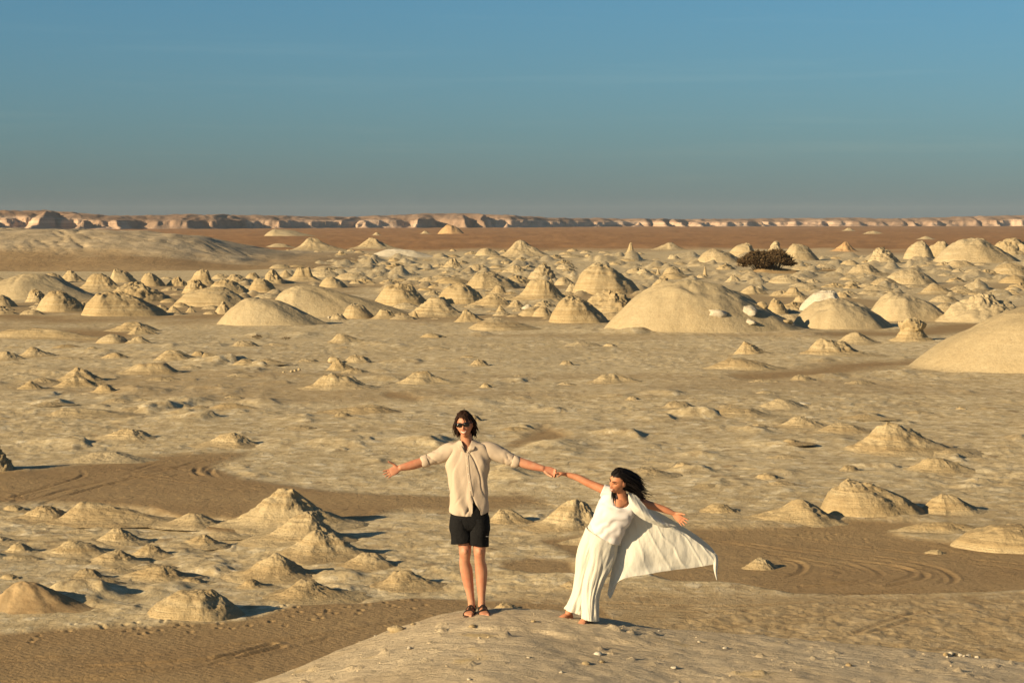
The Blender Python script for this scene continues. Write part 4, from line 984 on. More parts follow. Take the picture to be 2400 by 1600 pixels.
def catmull(P, n):
    P = np.asarray(P, float); Q = np.vstack([2 * P[0] - P[1], P, 2 * P[-1] - P[-2]]); out = []
    for s in np.linspace(0, len(P) - 1 - 1e-6, n):
        i = int(s); t = s - i; a, b_, c, d = Q[i], Q[i + 1], Q[i + 2], Q[i + 3]
        out.append(0.5 * (2 * b_ + (c - a) * t + (2 * a - 5 * b_ + 4 * c - d) * t * t + (3 * b_ - a - 3 * c + d) * t ** 3))
    return np.array(out)
class MB:
    def __init__(self): self.v = []; self.f = []; self.n = 0
    def add(self, V, F):
        self.v.append(np.asarray(V, float)); self.f += [tuple(int(i) + self.n for i in f) for f in F]; self.n += len(V)
    def rings(self, C, A, B, n=20, cap=True, sq=2.0, mod=None):
        """rings with centre C, half axes A and B; sq > 2 squares the section; mod(t, theta) scales the radius"""
        m = len(C); th = np.linspace(0, 2 * np.pi, n, endpoint=False)
        c, s = np.cos(th), np.sin(th)
        e = 2.0 / sq; cc = np.sign(c) * np.abs(c) ** e; ss = np.sign(s) * np.abs(s) ** e
        V = []
        for i in range(m):
            k = mod(i / (m - 1), th) if mod else 1.0
            V.append(C[i] + (cc * k)[:, None] * A[i] + (ss * k)[:, None] * B[i] if mod else C[i] + cc[:, None] * A[i] + ss[:, None] * B[i])
        V = np.concatenate(V); F = [tuple(q) for q in grid_faces(m, n, True)]
        if cap:
            V = np.vstack([V, C[0], C[-1]])
            F += [(m * n, (j + 1) % n, j) for j in range(n)] + [(m * n + 1, (m - 1) * n + j, (m - 1) * n + (j + 1) % n) for j in range(n)]
        self.add(V, F)
    def tube(self, pts, rad, n=14, m=None, cap=True, flat=None, ref=None, mod=None):
        """tapered limb through pts; rad one per point; flat: second-axis factor per point; ref: direction of the first axis"""
        m = m or max(3, len(pts) * 4)
        C = catmull(pts, m); r = np.clip(catmull([[x] for x in rad], m)[:, 0], 1e-4, None)
        fl = np.ones(m) if flat is None else catmull([[x] for x in flat], m)[:, 0]
        T = np.gradient(C, axis=0); T /= np.linalg.norm(T, axis=1)[:, None] + 1e-9
        a = np.array(ref if ref is not None else (0.13, -1, 0.21), float); A, B = [], []
        for t in T:
            a = a - t * (a @ t); a /= np.linalg.norm(a) + 1e-9; A.append(a.copy()); B.append(np.cross(t, a))
        # rounded ends
        if cap:
            C = np.vstack([C[0] - T[0] * r[0] * .6, C, C[-1] + T[-1] * r[-1] * .6]); r = np.concatenate([[r[0] * .55], r, [r[-1] * .55]]); fl = np.concatenate([[fl[0]], fl, [fl[-1]]]); A = [A[0]] + A + [A[-1]]; B = [B[0]] + B + [B[-1]]
        self.rings(C, np.array(A) * r[:, None], np.array(B) * (r * fl)[:, None], n, cap, mod=mod)
    def ball(self, c, r, rot=None, n=16):
        th = np.linspace(0, np.pi, n // 2 + 1)[1:-1]; ph = np.linspace(0, 2 * np.pi, n, endpoint=False)
        V = np.array([[math.sin(t) * math.cos(p_), math.sin(t) * math.sin(p_), math.cos(t)] for t in th for p_ in ph]); V = np.vstack([V, [0, 0, 1], [0, 0, -1]])
        m = len(th); F = [tuple(q[::-1]) for q in grid_faces(m, n, True)] + [(m * n, j, (j + 1) % n) for j in range(n)] + [(m * n + 1, (m - 1) * n + (j + 1) % n, (m - 1) * n + j) for j in range(n)]
        V = V * np.asarray(r)
        if rot is not None: V = V @ np.array(rot).T
        self.add(V + np.asarray(c), F)
    def sheet(self, rows, nu, nv, fold=None):
        """a cloth patch through a grid of control points"""
        R = [catmull(r, nu) for r in rows]; R = np.array(R)
        V = np.array([catmull(R[:, j], nv) for j in range(nu)]).transpose(1, 0, 2)
        if fold is not None: V = fold(V)
        self.add(V.reshape(-1, 3), [tuple(q) for q in grid_faces(nv, nu)])
    def build(self, name, mat, parent=None, remesh=None, smooth=3, solid=None, subsurf=0):
        V = np.concatenate(self.v)
        me = bpy.data.meshes.new(name); me.from_pydata(V.tolist(), [], self.f); me.update()
        me.polygons.foreach_set('use_smooth', np.ones(len(me.polygons), bool))
        o = link(name, me, mat, parent)
        if remesh:
            bm = bmesh.new(); bm.from_mesh(me); bmesh.ops.recalc_face_normals(bm, faces=bm.faces); bm.to_mesh(me); bm.free()
            r = o.modifiers.new('skin_surface', 'REMESH'); r.mode = 'VOXEL'; r.voxel_size = remesh; r.use_smooth_shade = True
            if smooth: s = o.modifiers.new('relax', 'SMOOTH'); s.iterations = smooth; s.factor = 0.5
        if solid: s = o.modifiers.new('thickness', 'SOLIDIFY'); s.thickness = solid; s.offset = 0
        return o
def frame(fwd, up=(0, 0, 1)):
    """columns: right-hand side of the viewer-facing head, forward, up"""
    f = Vector(fwd).normalized(); u = Vector(up); r = f.cross(u).normalized(); u = r.cross(f).normalized()
    return np.array([[r.x, f.x, u.x], [r.y, f.y, u.y], [r.z, f.z, u.z]])   # local (x right, y forward, z up)

def head_shape(mb, c, R, hw=0.076, hd=0.098, hh=0.118, nose=0.020, smile=1.0):
    n, m = 56, 44
    th = np.linspace(0.001, np.pi - 0.001, m); ph = np.linspace(0, 2 * np.pi, n, endpoint=False)
    PH, TH = np.meshgrid(ph, th)
    x, y, z = np.sin(TH) * np.cos(PH), np.sin(TH) * np.sin(PH), np.cos(TH)
    low = sstep(-0.05, -1.0, z)
    X = x * hw * (1 - 0.34 * low - 0.06 * sstep(0.3, 1, z)); Z = z * hh
    Y = y * hd; Y = np.where(y > 0, Y * (0.90 + 0.02 * low), Y * (1.0 - 0.38 * low))
    Yf = Y + 0.010 * low
    f = sstep(0.2, 0.8, y)
    def g(cx, cz, sx, sz): return np.exp(-((X - cx) / sx) ** 2 - ((Z - cz) / sz) ** 2) * f
    Yf = Yf + nose * np.exp(-(X / 0.011) ** 2) * sstep(0.022, -0.028, Z) * sstep(-0.044, -0.030, Z) * f   # nose
    Yf = Yf + 0.006 * g(0, 0.012, .008, .025)
    Yf = Yf + 0.007 * (g(-.032, .030, .022, .008) + g(.032, .030, .022, .008))                              # brow
    Yf = Yf - 0.010 * (g(-.031, .010, .015, .011) + g(.031, .010, .015, .011))                              # sockets
    Yf = Yf + 0.007 * (g(-.040, -.022, .018, .014) + g(.040, -.022, .018, .014)) * smile                    # cheeks
    Yf = Yf + 0.006 * g(0, -.056, .022, .007) + 0.005 * g(0, -.072, .018, .007) - 0.004 * g(0, -.064, .028, .004)
    Yf = Yf + 0.010 * g(0, -.100, .020, .016)                                                              # chin
    V = np.stack([X, Yf, Z], -1).reshape(-1, 3) @ R.T + np.asarray(c)
    F = [tuple(q) for q in grid_faces(m, n, True)] + [tuple(range(n))[::-1], tuple((m - 1) * n + j for j in range(n))]
    mb.add(V, F)
    for s in (-1, 1):   # ears
        mb.ball(np.asarray(c) + R @ np.array([s * hw * 1.0, -0.008, -0.002]), (0.009, 0.020, 0.032), R, 12)
def face_pt(c, R, x, z, off=0.0, hw=0.076, hd=0.098, hh=0.118):
    zz = z / hh; low = float(sstep(-0.05, -1.0, np.array(zz))); k = math.sqrt(max(1 - zz * zz, 0.01))
    w = hw * (1 - 0.34 * low); y = hd * 0.90 * math.sqrt(max(k * k - (x / w) ** 2, 0.02)) + 0.010 * low
    return np.asarray(c) + R @ np.array([x, y + off, z])
def hand(mb, wrist, d, nrm, thumb_side, curls, spread=0.12, sc=1.0, thumb_out=0.9, thumb_curl=0.2):
    """d: towards the fingers, nrm: out of the palm, thumb_side: +1/-1 along d x nrm"""
    d = np.asarray(d, float); d /= np.linalg.norm(d); nrm = np.asarray(nrm, float); nrm -= d * (nrm @ d); nrm /= np.linalg.norm(nrm)
    s = np.cross(d, nrm) * thumb_side; w = np.asarray(wrist, float)
    Lp = 0.092 * sc
    C = [w, w + d * .25 * Lp, w + d * .6 * Lp, w + d * Lp]; A = [s * .026 * sc, s * .034 * sc, s * .041 * sc, s * .040 * sc]; B = [nrm * .020 * sc, nrm * .017 * sc, nrm * .015 * sc, nrm * .011 * sc]
    mb.rings(catmull(C, 8), catmull(A, 8), catmull(B, 8), 14, True, 2.6)
    tips = []
    for j, (o, L, r) in enumerate(((.030, .070, .0088), (.010, .078, .0092), (-.010, .073, .0088), (-.029, .057, .0078))):
        p = w + d * (Lp * .95) + s * o * sc; a = spread * (1.5 - j); dd = d * math.cos(a) + s * math.sin(a); cur = curls[j]; P = [p]; ang = cur * .6
        for seg in (.46, .30, .24):
            ax = dd * math.cos(ang) + nrm * math.sin(ang); P.append(P[-1] + ax * L * seg * sc); ang += cur
        mb.tube(P, [r * sc, r * .95 * sc, r * .88 * sc, r * .72 * sc], 10, 10); tips.append(P)
    b0 = w + d * .024 * sc + s * .022 * sc + nrm * .006 * sc
    t1 = (d * (1 - thumb_out * .6) + s * thumb_out + nrm * .25); t1 /= np.linalg.norm(t1)
    t2 = t1 * (1 - thumb_curl) + d * thumb_curl + nrm * thumb_curl; t2 /= np.linalg.norm(t2)
    mb.tube([b0, b0 + t1 * .040 * sc, b0 + t1 * .040 * sc + t2 * .030 * sc, b0 + t1 * .040 * sc + t2 * .056 * sc], [.015 * sc, .0115 * sc, .0100 * sc, .0080 * sc], 10, 10)
    return tips
def foot(mb, heel, d, L=0.25, wd=0.045):
    d = np.array([d[0], d[1], d[2] if len(d) > 2 else 0.0], float); d /= np.linalg.norm(d); up = np.array([0, 0, 1.0]); up -= d * (up @ d); up /= np.linalg.norm(up); s = np.cross(d, up); h = np.asarray(heel, float)
    C = [h + up * .030, h + d * .20 * L + up * .038, h + d * .45 * L + up * .032, h + d * .68 * L + up * .021, h + d * .82 * L + up * .014]
    mb.rings(catmull(C, 12), catmull([s * .026, s * .030, s * .036, s * wd, s * wd * .92], 12), catmull([up * .028, up * .036, up * .030, up * .019, up * .012], 12), 16, True, 2.4)
    for j, o in enumerate((-.9, -.42, 0.0, .40, .75)):
        p = h + d * (.80 - .03 * abs(j)) * L + s * wd * o * .85 + up * .012; r = .0135 if j == 0 else .0095 - .0006 * j
        mb.tube([p, p + d * .025, p + d * (.048 - .004 * j) - up * .002], [r, r, r * .85], 8, 6)
def strands(mb, roots, flow, seed, n, L, r0, wind, grav, curl, stick=None, lift=.12, wild=.10):
    """tapered locks of hair from a list of (point, outward normal)"""
    rn = np.random.RandomState(seed)
    for k in range(n):
        p, nv = roots[rn.randint(len(roots))]; p = p + rn.normal(size=3) * .006; fl = flow(p, nv) if callable(flow) else flow; d = nv * lift + fl * .9 + rn.normal(size=3) * wild; d /= np.linalg.norm(d)
        P = [p - nv * .008]; l = L * rn.uniform(.55, 1.1); ph = rn.rand() * 6.28
        for s in range(6):
            d = d + wind * rn.uniform(.5, 1.3) + grav + curl * np.array([math.cos(ph + s * 1.3), math.sin(ph + s * 1.1), math.cos(ph * 2 + s)]); d /= np.linalg.norm(d)
            q = P[-1] + d * l / 6
            if stick is not None:
                c_, Rr, rad = stick; v = (q - c_) @ Rr; e = np.linalg.norm(v / rad)
                if e < 1.04: q = c_ + Rr @ (v / e * 1.04)
            P.append(q)
        mb.tube(P, [r0 * .7, r0, r0, r0 * .9, r0 * .7, r0 * .45, r0 * .12], 5, 9)

Y0 = 20.0
def P(px, py, dy=0.0): return np.array(at(px, py, Y0 + dy))
KM = Y0 / FPX
def UP(x): return np.array([0, 0, x])
# ================= person in the beige shirt
manroot = link('person', None); manroot.location = (P(1112, 1440)[0], Y0, float(knoll_z(P(1112, 1440)[0], Y0, False)))
tag(manroot, 'person in beige shirt, black shorts and sunglasses standing with both arms spread wide', 'person', 'two people on the knoll')
def child(mb, *a, **k):
    root = k.pop('root'); o = mb.build(*a, parent=root, **k)
    if o.parent and o.parent.type == 'EMPTY': o.matrix_parent_inverse = Matrix.Translation(-o.parent.location)
    return o
hc = P(1089, 994, -.03); hR = frame((-0.16, -1.0, -0.06), (-0.10, 0.02, 1))
mb = MB()
head_shape(mb, hc, hR, hw=.074, hd=.098, hh=.120)
mb.tube([P(1092, 1016, .01), P(1094, 1036, .02), P(1096, 1052, .03)], [.052, .055, .075], 16, 10)
mb.rings(catmull([P(1097, 1046, .03), P(1098, 1085, .03), P(1099, 1130, .03), P(1100, 1180, .03), P(1101, 1225, .03)], 16), catmull([[.10, 0, 0], [.165, 0, 0], [.145, 0, 0], [.135, 0, 0], [.13, 0, 0]], 16), catmull([[0, .075, 0], [0, .10, 0], [0, .095, 0], [0, .085, 0], [0, .085, 0]], 16), 24)
wl, wr = P(937, 1096, -.06), P(1274, 1098, -.05)
mb.tube([P(1066, 1052, .03), P(1030, 1067, .02), P(998, 1079, .0), P(968, 1089, -.03), wl], [.062, .052, .043, .043, .029], 16, 22)
mb.tube([P(1137, 1052, .03), P(1172, 1066, .02), P(1208, 1079, .0), P(1240, 1089, -.02), wr], [.062, .052, .044, .043, .029], 16, 22)
hand(mb, wl, P(897, 1116, -.10) - wl, (-.25, -1, .10), 1, (.10, .08, .12, .16), .10, 1.0, .95, .25)
tipsA = hand(mb, wr, P(1312, 1112, -.07) - wr, (.1, -1, .18), 1, (.55, .75, .85, .9), .03, 1.0, .35, .5)
for sd_, hp, kn, cf_, an in ((-1, (1085, 1215), (1090, 1293), (1093, 1336), (1105, 1413)), (1, (1118, 1215), (1124, 1293), (1128, 1336), (1129, 1408))):
    mb.tube([P(*hp, .03), P((hp[0] + kn[0]) / 2, 1252, .02), P(kn[0], 1282, -.005), P(*kn, -.012), P(kn[0], 1304, .0), P(kn[0] + sd_, 1316, .012), P(*cf_, .035), P((cf_[0] * .6 + an[0] * .4), 1366, .04), P((cf_[0] * .2 + an[0] * .8), 1394, .035), P(*an, .035), P(an[0], an[1] + 12, .04)], [.088, .080, .058, .056, .050, .050, .057, .048, .035, .033, .036], 20, 50)
    mb.ball(P(kn[0], kn[1] - 1, -.055), (.026, .020, .032), None, 12)
fL, fR = P(1108, 1418, .06), P(1129, 1413, .06)
for q, sg in ((fL, -1), (fR, 1)): q[2] = float(knoll_z(q[0], q[1], False)) + .035
foot(mb, fL, (-.18, -1, .0), .255); foot(mb, fR, (.13, -1, .0), .255)
child(mb, 'body', M['skin_a'], root=manroot, remesh=.0052, smooth=3)
# hair
mb = MB(); rad = np.array([.077, .101, .123])
roots = []
rn = np.random.RandomState(3)
def scalp(c, R, rad, front_z, n, back=-1):
    out = []
    while len(out) < n:
        v = rn.normal(size=3); v /= np.linalg.norm(v)
        if v[2] < -.45: continue
        lim = front_z if v[1] > .35 else front_z - 1.15 * (0.35 - v[1])
        if v[2] < lim: continue
        out.append((c + R @ (v * rad), R @ v))
    return out
roots = scalp(hc, hR, rad, .60, 260)
# cap of hair over skull
V = []; n_, m_ = 40, 18
cap = []
for i in range(m_):
    for j in range(n_):
        ph = 2 * math.pi * j / n_; y = math.sin(ph)
        zmin = .58 if y > .45 else .58 - 1.25 * (0.45 - y) / 1.0 if y > -.5 else -.62
        tmax = math.acos(max(zmin, -.65)); t = .02 + (tmax - .02) * i / (m_ - 1)
        k = 1.03 + .03 * math.sin(ph * 7 + i * .5) + .02 * math.sin(ph * 17 + i)
        v = np.array([math.sin(t) * math.cos(ph), math.sin(t) * y, math.cos(t)]) * rad * k
        cap.append(hc + hR @ v)
mb.add(cap, [tuple(q[::-1]) for q in grid_faces(m_, n_, True)] + [tuple(range(n_))])
def sweep(p, nv):
    l = hR.T @ nv; return hR @ np.array([1.1 * l[0] + .18 * (1 if l[0] > 0 else -1), -.45 if l[1] > 0 else -.15, -.35 - .5 * (1 - max(l[2], 0))])
strands(mb, roots, sweep, 5, 380, .115, .0060, np.array([.02, .02, 0]), np.array([0, 0, -.30]), .10, (hc, hR, rad * 1.0), .02, .05)
strands(mb, scalp(hc, hR, rad, .82, 60), hR @ np.array([.5, -.3, .35]), 9, 16, .055, .0045, np.array([.16, .05, .0]), np.array([0, 0, -.12]), .25, (hc, hR, rad))
strands(mb, [(hc + hR @ (np.array([s, y_, z_]) * rad), hR @ np.array([s, y_, 0])) for s in (-1, 1) for y_ in (-.1, -.3, -.5) for z_ in (.1, -.1, -.3)], hR @ np.array([0, -.1, -1.0]), 12, 150, .075, .0060, np.array([.02, .02, 0]), np.array([0, 0, -.16]), .24, (hc, hR, rad * 1.0), .02, .06)
child(mb, 'hair', M['hair_a'], root=manroot)
# sunglasses
sg = MB(); fw, fh = .074, .12
for s in (-1, 1):
    c0 = face_pt(hc, hR, s * .033, .010, .016, .074, .098, .120)
    ax = hR @ np.array([.029, -.004 * s, 0]); az = hR @ np.array([0, .002, .0205]); ay = hR @ np.array([0, .004, 0])
    sg.rings([c0 - ay, c0 + ay], [ax, ax], [az, az], 28, True, 3.2)
    e0 = c0 + hR @ np.array([s * .026, 0, .010]); e1 = hc + hR @ np.array([s * .080, -.005, .014])
    sg.tube([e0, (e0 + e1) / 2 + hR @ np.array([s * .012, .01, 0]), e1], [.004, .004, .004], 8, 8)
sg.tube([face_pt(hc, hR, -.010, .014, .022, .074, .098, .120), face_pt(hc, hR, 0, .017, .022, .074, .098, .120), face_pt(hc, hR, .010, .014, .022, .074, .098, .120)], [.004] * 3, 8, 6)
child(sg, 'sunglasses', M['glass'], root=manroot)
mt = MB(); mt.sheet([[face_pt(hc, hR, x * .024, -.050 - .004 * (1 - abs(x)) + .005 * abs(x), .012, .074, .098, .120) for x in (-1, -.5, 0, .5, 1)], [face_pt(hc, hR, x * .024, -.064 - .006 * (1 - x * x) + .010 * abs(x), .012, .074, .098, .120) for x in (-1, -.5, 0, .5, 1)]], 13, 4)
child(mt, 'teeth', M['teeth'], root=manroot, solid=.003)
lp = MB(); lp.tube([face_pt(hc, hR, x * .029, -.050 - .003 * (1 - abs(x)) + .007 * abs(x), .010, .074, .098, .120) for x in (-1, -.5, 0, .5, 1)], [.002, .004, .0045, .004, .002], 8, 12)
lp.tube([face_pt(hc, hR, x * .029, -.068 - .008 * (1 - x * x) + .014 * abs(x), .011, .074, .098, .120) for x in (-1, -.5, 0, .5, 1)], [.002, .0045, .0055, .0045, .002], 8, 12)
child(lp, 'lips', M['lip'], root=manroot)
# shirt: torso with curved tails and an open wedge, sleeves rolled to the elbow
sh = MB(); n_, m_ = 240, 120
SEC = [(1031, 1094, 17, .062, .010), (1037, 1096, 29, .078, .015), (1043, 1098, 44, .088, .02), (1052, 1099, 50.5, .100, .028), (1068, 1099, 51, .110, .028), (1088, 1098, 51, .120, .028), (1120, 1098, 46.5, .118, .028), (1150, 1098.5, 45, .118, .028), (1178, 1100, 45, .118, .028), (1197, 1100, 45.5, .122, .028)]
C = catmull([P(a[1], a[0], a[4]) for a in SEC], m_); Aw = catmull([[a[2] * KM] for a in SEC], m_)[:, 0]; Bw = catmull([[a[3]] for a in SEC], m_)[:, 0]
V = []
for i in range(m_):
    t = i / (m_ - 1)
    for j in range(n_):
        th = 2 * math.pi * j / n_; c_, s_ = math.cos(th), math.sin(th); e = 2 / 2.5
        x = math.copysign(abs(c_) ** e, c_) * Aw[i]; y = math.copysign(abs(s_) ** e, s_) * Bw[i]
        v = C[i] + np.array([x, y, 0])
        if t > .72:     # curved tails; the right panel blows open
            q = (t - .72) / .28; xr = (v[0] - P(1112, 1190)[0])
            tail = -.035 * (1 - (abs(c_)) ** 2.5) if s_ < 0 else -.03
            v[2] += tail * q
        V.append(v)
V = np.array(V)
# folds: broad drapes from the shoulders and fine creases
tt_ = np.repeat(np.linspace(0, 1, m_), n_)
xs_, zs_ = V[:, 0] - V[:, 0].mean(), V[:, 2] - V[:, 2].max()
side = np.abs(xs_) / .2
fold = .012 * fbm(xs_ * 7, zs_ * 1.4, V[:, 1] * 3, 7, 2) + .010 * np.sin((np.abs(xs_) * 1.0 + zs_ * .55) * 60 + 3 * fbm(xs_ * 4, zs_ * 3, 0, 8, 2)) * sstep(.35, .95, side) * sstep(-.38, -.1, zs_) + .007 * np.sin(xs_ * 55 + zs_ * 14 + 2.5 * fbm(xs_ * 5, zs_ * 3, 1, 9, 2)) * sstep(-.25, -.5, zs_) - .012 * np.exp(-(np.sin(xs_ * 21 + np.sign(xs_) * zs_ * 9 + 2.2 * fbm(xs_ * 3.5, zs_ * 2.4, 2.2, 29, 2)) / .22) ** 2) * np.clip(.4 + 1.6 * fbm(xs_ * 5, zs_ * 4, 8, 33, 2), 0, 1) + .0015 * fbm(xs_ * 26, zs_ * 14, V[:, 1] * 20, 19, 2)
cent = np.repeat(C, n_, 0); dirn = V - cent; dirn[:, 2] = 0; dirn /= np.linalg.norm(dirn, axis=1)[:, None] + 1e-6
V = V + dirn * (fold * sstep(.04, .2, tt_))[:, None]
qx_, qy_ = project(V[:, 0], V[:, 1], V[:, 2]); fr_v = V[:, 1] < cent[:, 1] - .01
cutv = fr_v & (in_poly(qx_, qy_, [(1080, 1020), (1107, 1020), (1106, 1034), (1092.5, 1064), (1081, 1034)]) | in_poly(qx_, qy_, [(1108.5, 1166), (1104.5, 1230), (1131, 1230), (1127, 1199)]))
fq = grid_faces(m_, n_, True); fq = fq[~cutv[fq].all(axis=1)]
sh.add(V, [tuple(q) for q in fq])
def sleeve(mb, pts, rad, seed):
    def md(t, th):
        return 1 + .08 * fbm(np.cos(th) * 1.2 + t * 5, np.sin(th) * 1.2 + t * 3, t * 2, seed, 2) - .16 * np.exp(-(np.sin(t * 15 + 1.6 * np.cos(th + 1) + 1.6 * fbm(np.cos(th), np.sin(th), t * 3, seed + 4, 2)) / .30) ** 2) * float(sstep(.25, .6, np.array(t)))
    mb.tube(pts, rad, 40, 44, False, mod=md)
sleeve(sh, [P(1080, 1054, .03), P(1056, 1056, .03), P(1030, 1068, .02), P(1008, 1076, .01), P(997, 1080, .0), P(993, 1082, .0)], [.066, .076, .068, .057, .052, .049], 5)
sleeve(sh, [P(1120, 1054, .03), P(1146, 1055, .03), P(1174, 1066, .02), P(1196, 1076, .01), P(1208, 1081, .0), P(1212, 1082, .0)], [.066, .076, .070, .058, .052, .049], 8)
for cpt, dr in ((P(995, 1081, .0), (-.92, 0, -.3)), (P(1210, 1082, .0), (.92, 0, -.3))):   # rolled cuffs
    d = np.array(dr); d /= np.linalg.norm(d); a = np.array([0, 1.0, 0]); b_ = np.cross(d, a)
    sh.rings([cpt + d * .030, cpt + d * .022, cpt, cpt - d * .03, cpt - d * .036], np.array([a * k for k in (.046, .053, .056, .057, .052)]), np.array([b_ * k for k in (.046, .053, .056, .057, .052)]), 28, False, mod=lambda t, th: 1 + .05 * np.sin(th * 5 + t * 4))
shirt = child(sh, 'shirt', M['shirt'], root=manroot, solid=.003)
def sub(mb, name, mat, par, **k):
    o = mb.build(name, mat, parent=par, **k); return o
_sv = np.concatenate(sh.v); _bs = BVHTree.FromPolygons([Vector(q) for q in _sv], sh.f)
def on_shirt(px, py, off=.003):
    r_ = Vector(ray(px, py)).normalized(); h_ = _bs.ray_cast(Vector((0, 0, CAM_Z)), r_)[0]
    return np.array(h_ - r_ * off) if h_ is not None else P(px, py, -.09)
cl = MB()    # collar wings
cl.sheet([[P(1078, 1029, .04), P(1079, 1036, -.03), on_shirt(1085, 1050, .012), on_shirt(1090, 1060, .006)], [P(1072, 1034, .04), P(1071, 1042, -.03), on_shirt(1075, 1049, .014), on_shirt(1076, 1054, .012)]], 14, 6)
cl.sheet([[P(1108, 1028, .04), P(1107, 1035, -.03), on_shirt(1101, 1050, .012), on_shirt(1095, 1060, .006)], [P(1115, 1033, .04), P(1116, 1041, -.03), on_shirt(1113, 1049, .014), on_shirt(1111, 1054, .012)]], 14, 6)
sub(cl, 'collar', M['shirt'], shirt, solid=.004)
pk = MB(); ys_ = np.linspace(1066, 1163, 16); xs2 = np.interp(ys_, [1062, 1110, 1166], [1094, 1098, 1106.5])
pk.sheet([[on_shirt(x + o, y, .0025) for x, y in zip(xs2, ys_)] for o in (-3.6, 0, 3.6)], 40, 5)
sub(pk, 'button_band', M['shirt'], shirt, solid=.002)
for yb_ in (1072, 1091, 1110, 1129, 1148):
    q = on_shirt(float(np.interp(yb_, [1062, 1110, 1166], [1094, 1098, 1106.5])), yb_, .004); bt = MB(); bt.ball(q, (.0045, .002, .0045), None, 10); sub(bt, 'button', M['button'], shirt)
# shorts
st = MB()
def pleat(seed, amp): return lambda t, th: 1 + amp * (.4 + t) * fbm(np.cos(th) * 2.0, np.sin(th) * 2.0, t * 1.2, seed, 3)
st.rings(catmull([P(1100, 1166, .03), P(1100, 1190, .03), P(1101, 1212, .03), P(1101, 1226, .03), P(1102, 1240, .03)], 12), catmull([[38 * KM, 0, 0], [40.5 * KM, 0, 0], [46 * KM, 0, 0], [47 * KM, 0, 0], [40 * KM, 0, 0]], 12), catmull([[0, .098, 0], [0, .104, 0], [0, .118, 0], [0, .12, 0], [0, .10, 0]], 12), 48, True, 2.3)
for s, cx_, bot in ((-1, 1083, 1270), (1, 1120, 1276)):
    st.rings(catmull([P(1100 + s * 20, 1212, .03), P(1101 + s * 22.5, 1235, .025), P(cx_, 1255, .02), P(cx_ + s * 1, bot, .02)], 20), catmull([[25 * KM, 0, 0], [25.5 * KM, 0, 0], [25.5 * KM, 0, 0], [25 * KM, 0, s * .012 * -1]], 20), catmull([[0, .115, 0], [0, .118, 0], [0, .116, 0], [0, .112, 0]], 20), 48, False, 2.3, pleat(31 + s, .05))
shorts = child(st, 'shorts', M['shorts'], root=manroot, solid=.004)
lg = MB()
for k_ in range(4):
    x = 1139.6 + k_ * 1.7; lg.ball(P(x, 1256.5, -.085 + k_ * .006), (.0024, .002, .0036), None, 8)
sub(lg, 'printed_mark', M['print'], shorts)
# sandals
for q, d in ((fL, (-.18, -1, 0)), (fR, (.13, -1, 0))):
    d = np.array(d, float); d /= np.linalg.norm(d); up = np.array([0, 0, 1.0]); s = np.cross(d, up)
    so = MB(); so.rings(np.array([q + d * a * .27 - d * .012 - up * .016 for a in (0, .08, .3, .55, .78, .92, 1.0, 1.03)]), np.array([s * k for k in (.018, .034, .036, .040, .049, .046, .030, .012)]), np.array([up * .017] * 8), 24, True, 3.5)
    sole = child(so, 'sandal', M['sole'], root=manroot)
    sr = MB()
    for a, hgt, wd in ((.66, .050, .052), (.40, .080, .044)):
        c0 = q + d * a * .255
        sr.tube([c0 - s * (wd + .004) - up * .012, c0 - s * wd * .85 + up * hgt * .62, c0 + up * (hgt + .004), c0 + s * wd * .85 + up * hgt * .62, c0 + s * (wd + .004) - up * .012], [.016] * 5, 8, 22, False, flat=[.26] * 5, ref=d)
    sr.tube([q + d * .36 * .255 - s * .040 + up * .02, q - s * .030 + up * .05 - d * .01, q - d * .022 + up * .055, q + s * .030 + up * .05 - d * .01, q + d * .36 * .255 + s * .040 + up * .02], [.011] * 5, 8, 22, False, flat=[.3] * 5, ref=(0, 0, 1))
    sr.tube([q + d * .40 * .255 + up * .084, q + d * .53 * .255 + up * .070, q + d * .66 * .255 + up * .054], [.012] * 3, 8, 8, False, flat=[.3] * 3, ref=s)
    sub(sr, 'strap', M['leather'], sole)
rg = MB(); rp = wl + (P(897, 1116, -.10) - wl) / np.linalg.norm(P(897, 1116, -.10) - wl) * .108; rg.ball(rp + np.array([.0, -.004, -.012]), (.011, .011, .006), None, 10)
child(rg, 'finger_ring', M['ring'], root=manroot)

# ================= person in white
womroot = link('person', None); womroot.location = (P(1375, 1450)[0], Y0 - .1, float(knoll_z(P(1375, 1450)[0], Y0 - .1, False)))
tag(womroot, 'barefoot person in white top, cream trousers and billowing shawl, leaning away with arms out', 'person', 'two people on the knoll')
wc = P(1450, 1127, -.30); wR = frame((-.80, -.58, -.22), (.22, -.25, 1))
mb = MB()
WH = dict(hw=.071, hd=.092, hh=.114)
head_shape(mb, wc, wR, nose=.017, **WH)
mb.tube([P(1455, 1143, -.26), P(1457, 1160, -.22), P(1459, 1178, -.18)], [.044, .046, .075], 14, 10)
mb.rings(catmull([P(1460, 1166, -.17), P(1452, 1190, -.16), P(1434, 1218, -.08), P(1420, 1245, 0)], 14), catmull([[.10, 0, -.035], [.13, 0, -.05], [.11, 0, -.05], [.13, 0, -.06]], 14), catmull([[0, .06, .01], [0, .085, .02], [0, .085, .02], [0, .10, .02]], 14), 24)
ww, wv = P(1327, 1111, -.09), P(1580, 1203, -.16)
mb.tube([P(1438, 1160, -.17), P(1412, 1146, -.15), P(1378, 1131, -.12), P(1354, 1119, -.10), ww], [.050, .042, .036, .032, .021], 14, 20)
mb.tube([P(1490, 1172, -.16), P(1515, 1181, -.15), P(1546, 1190, -.15), P(1563, 1196, -.155), wv], [.050, .040, .034, .031, .021], 14, 20)
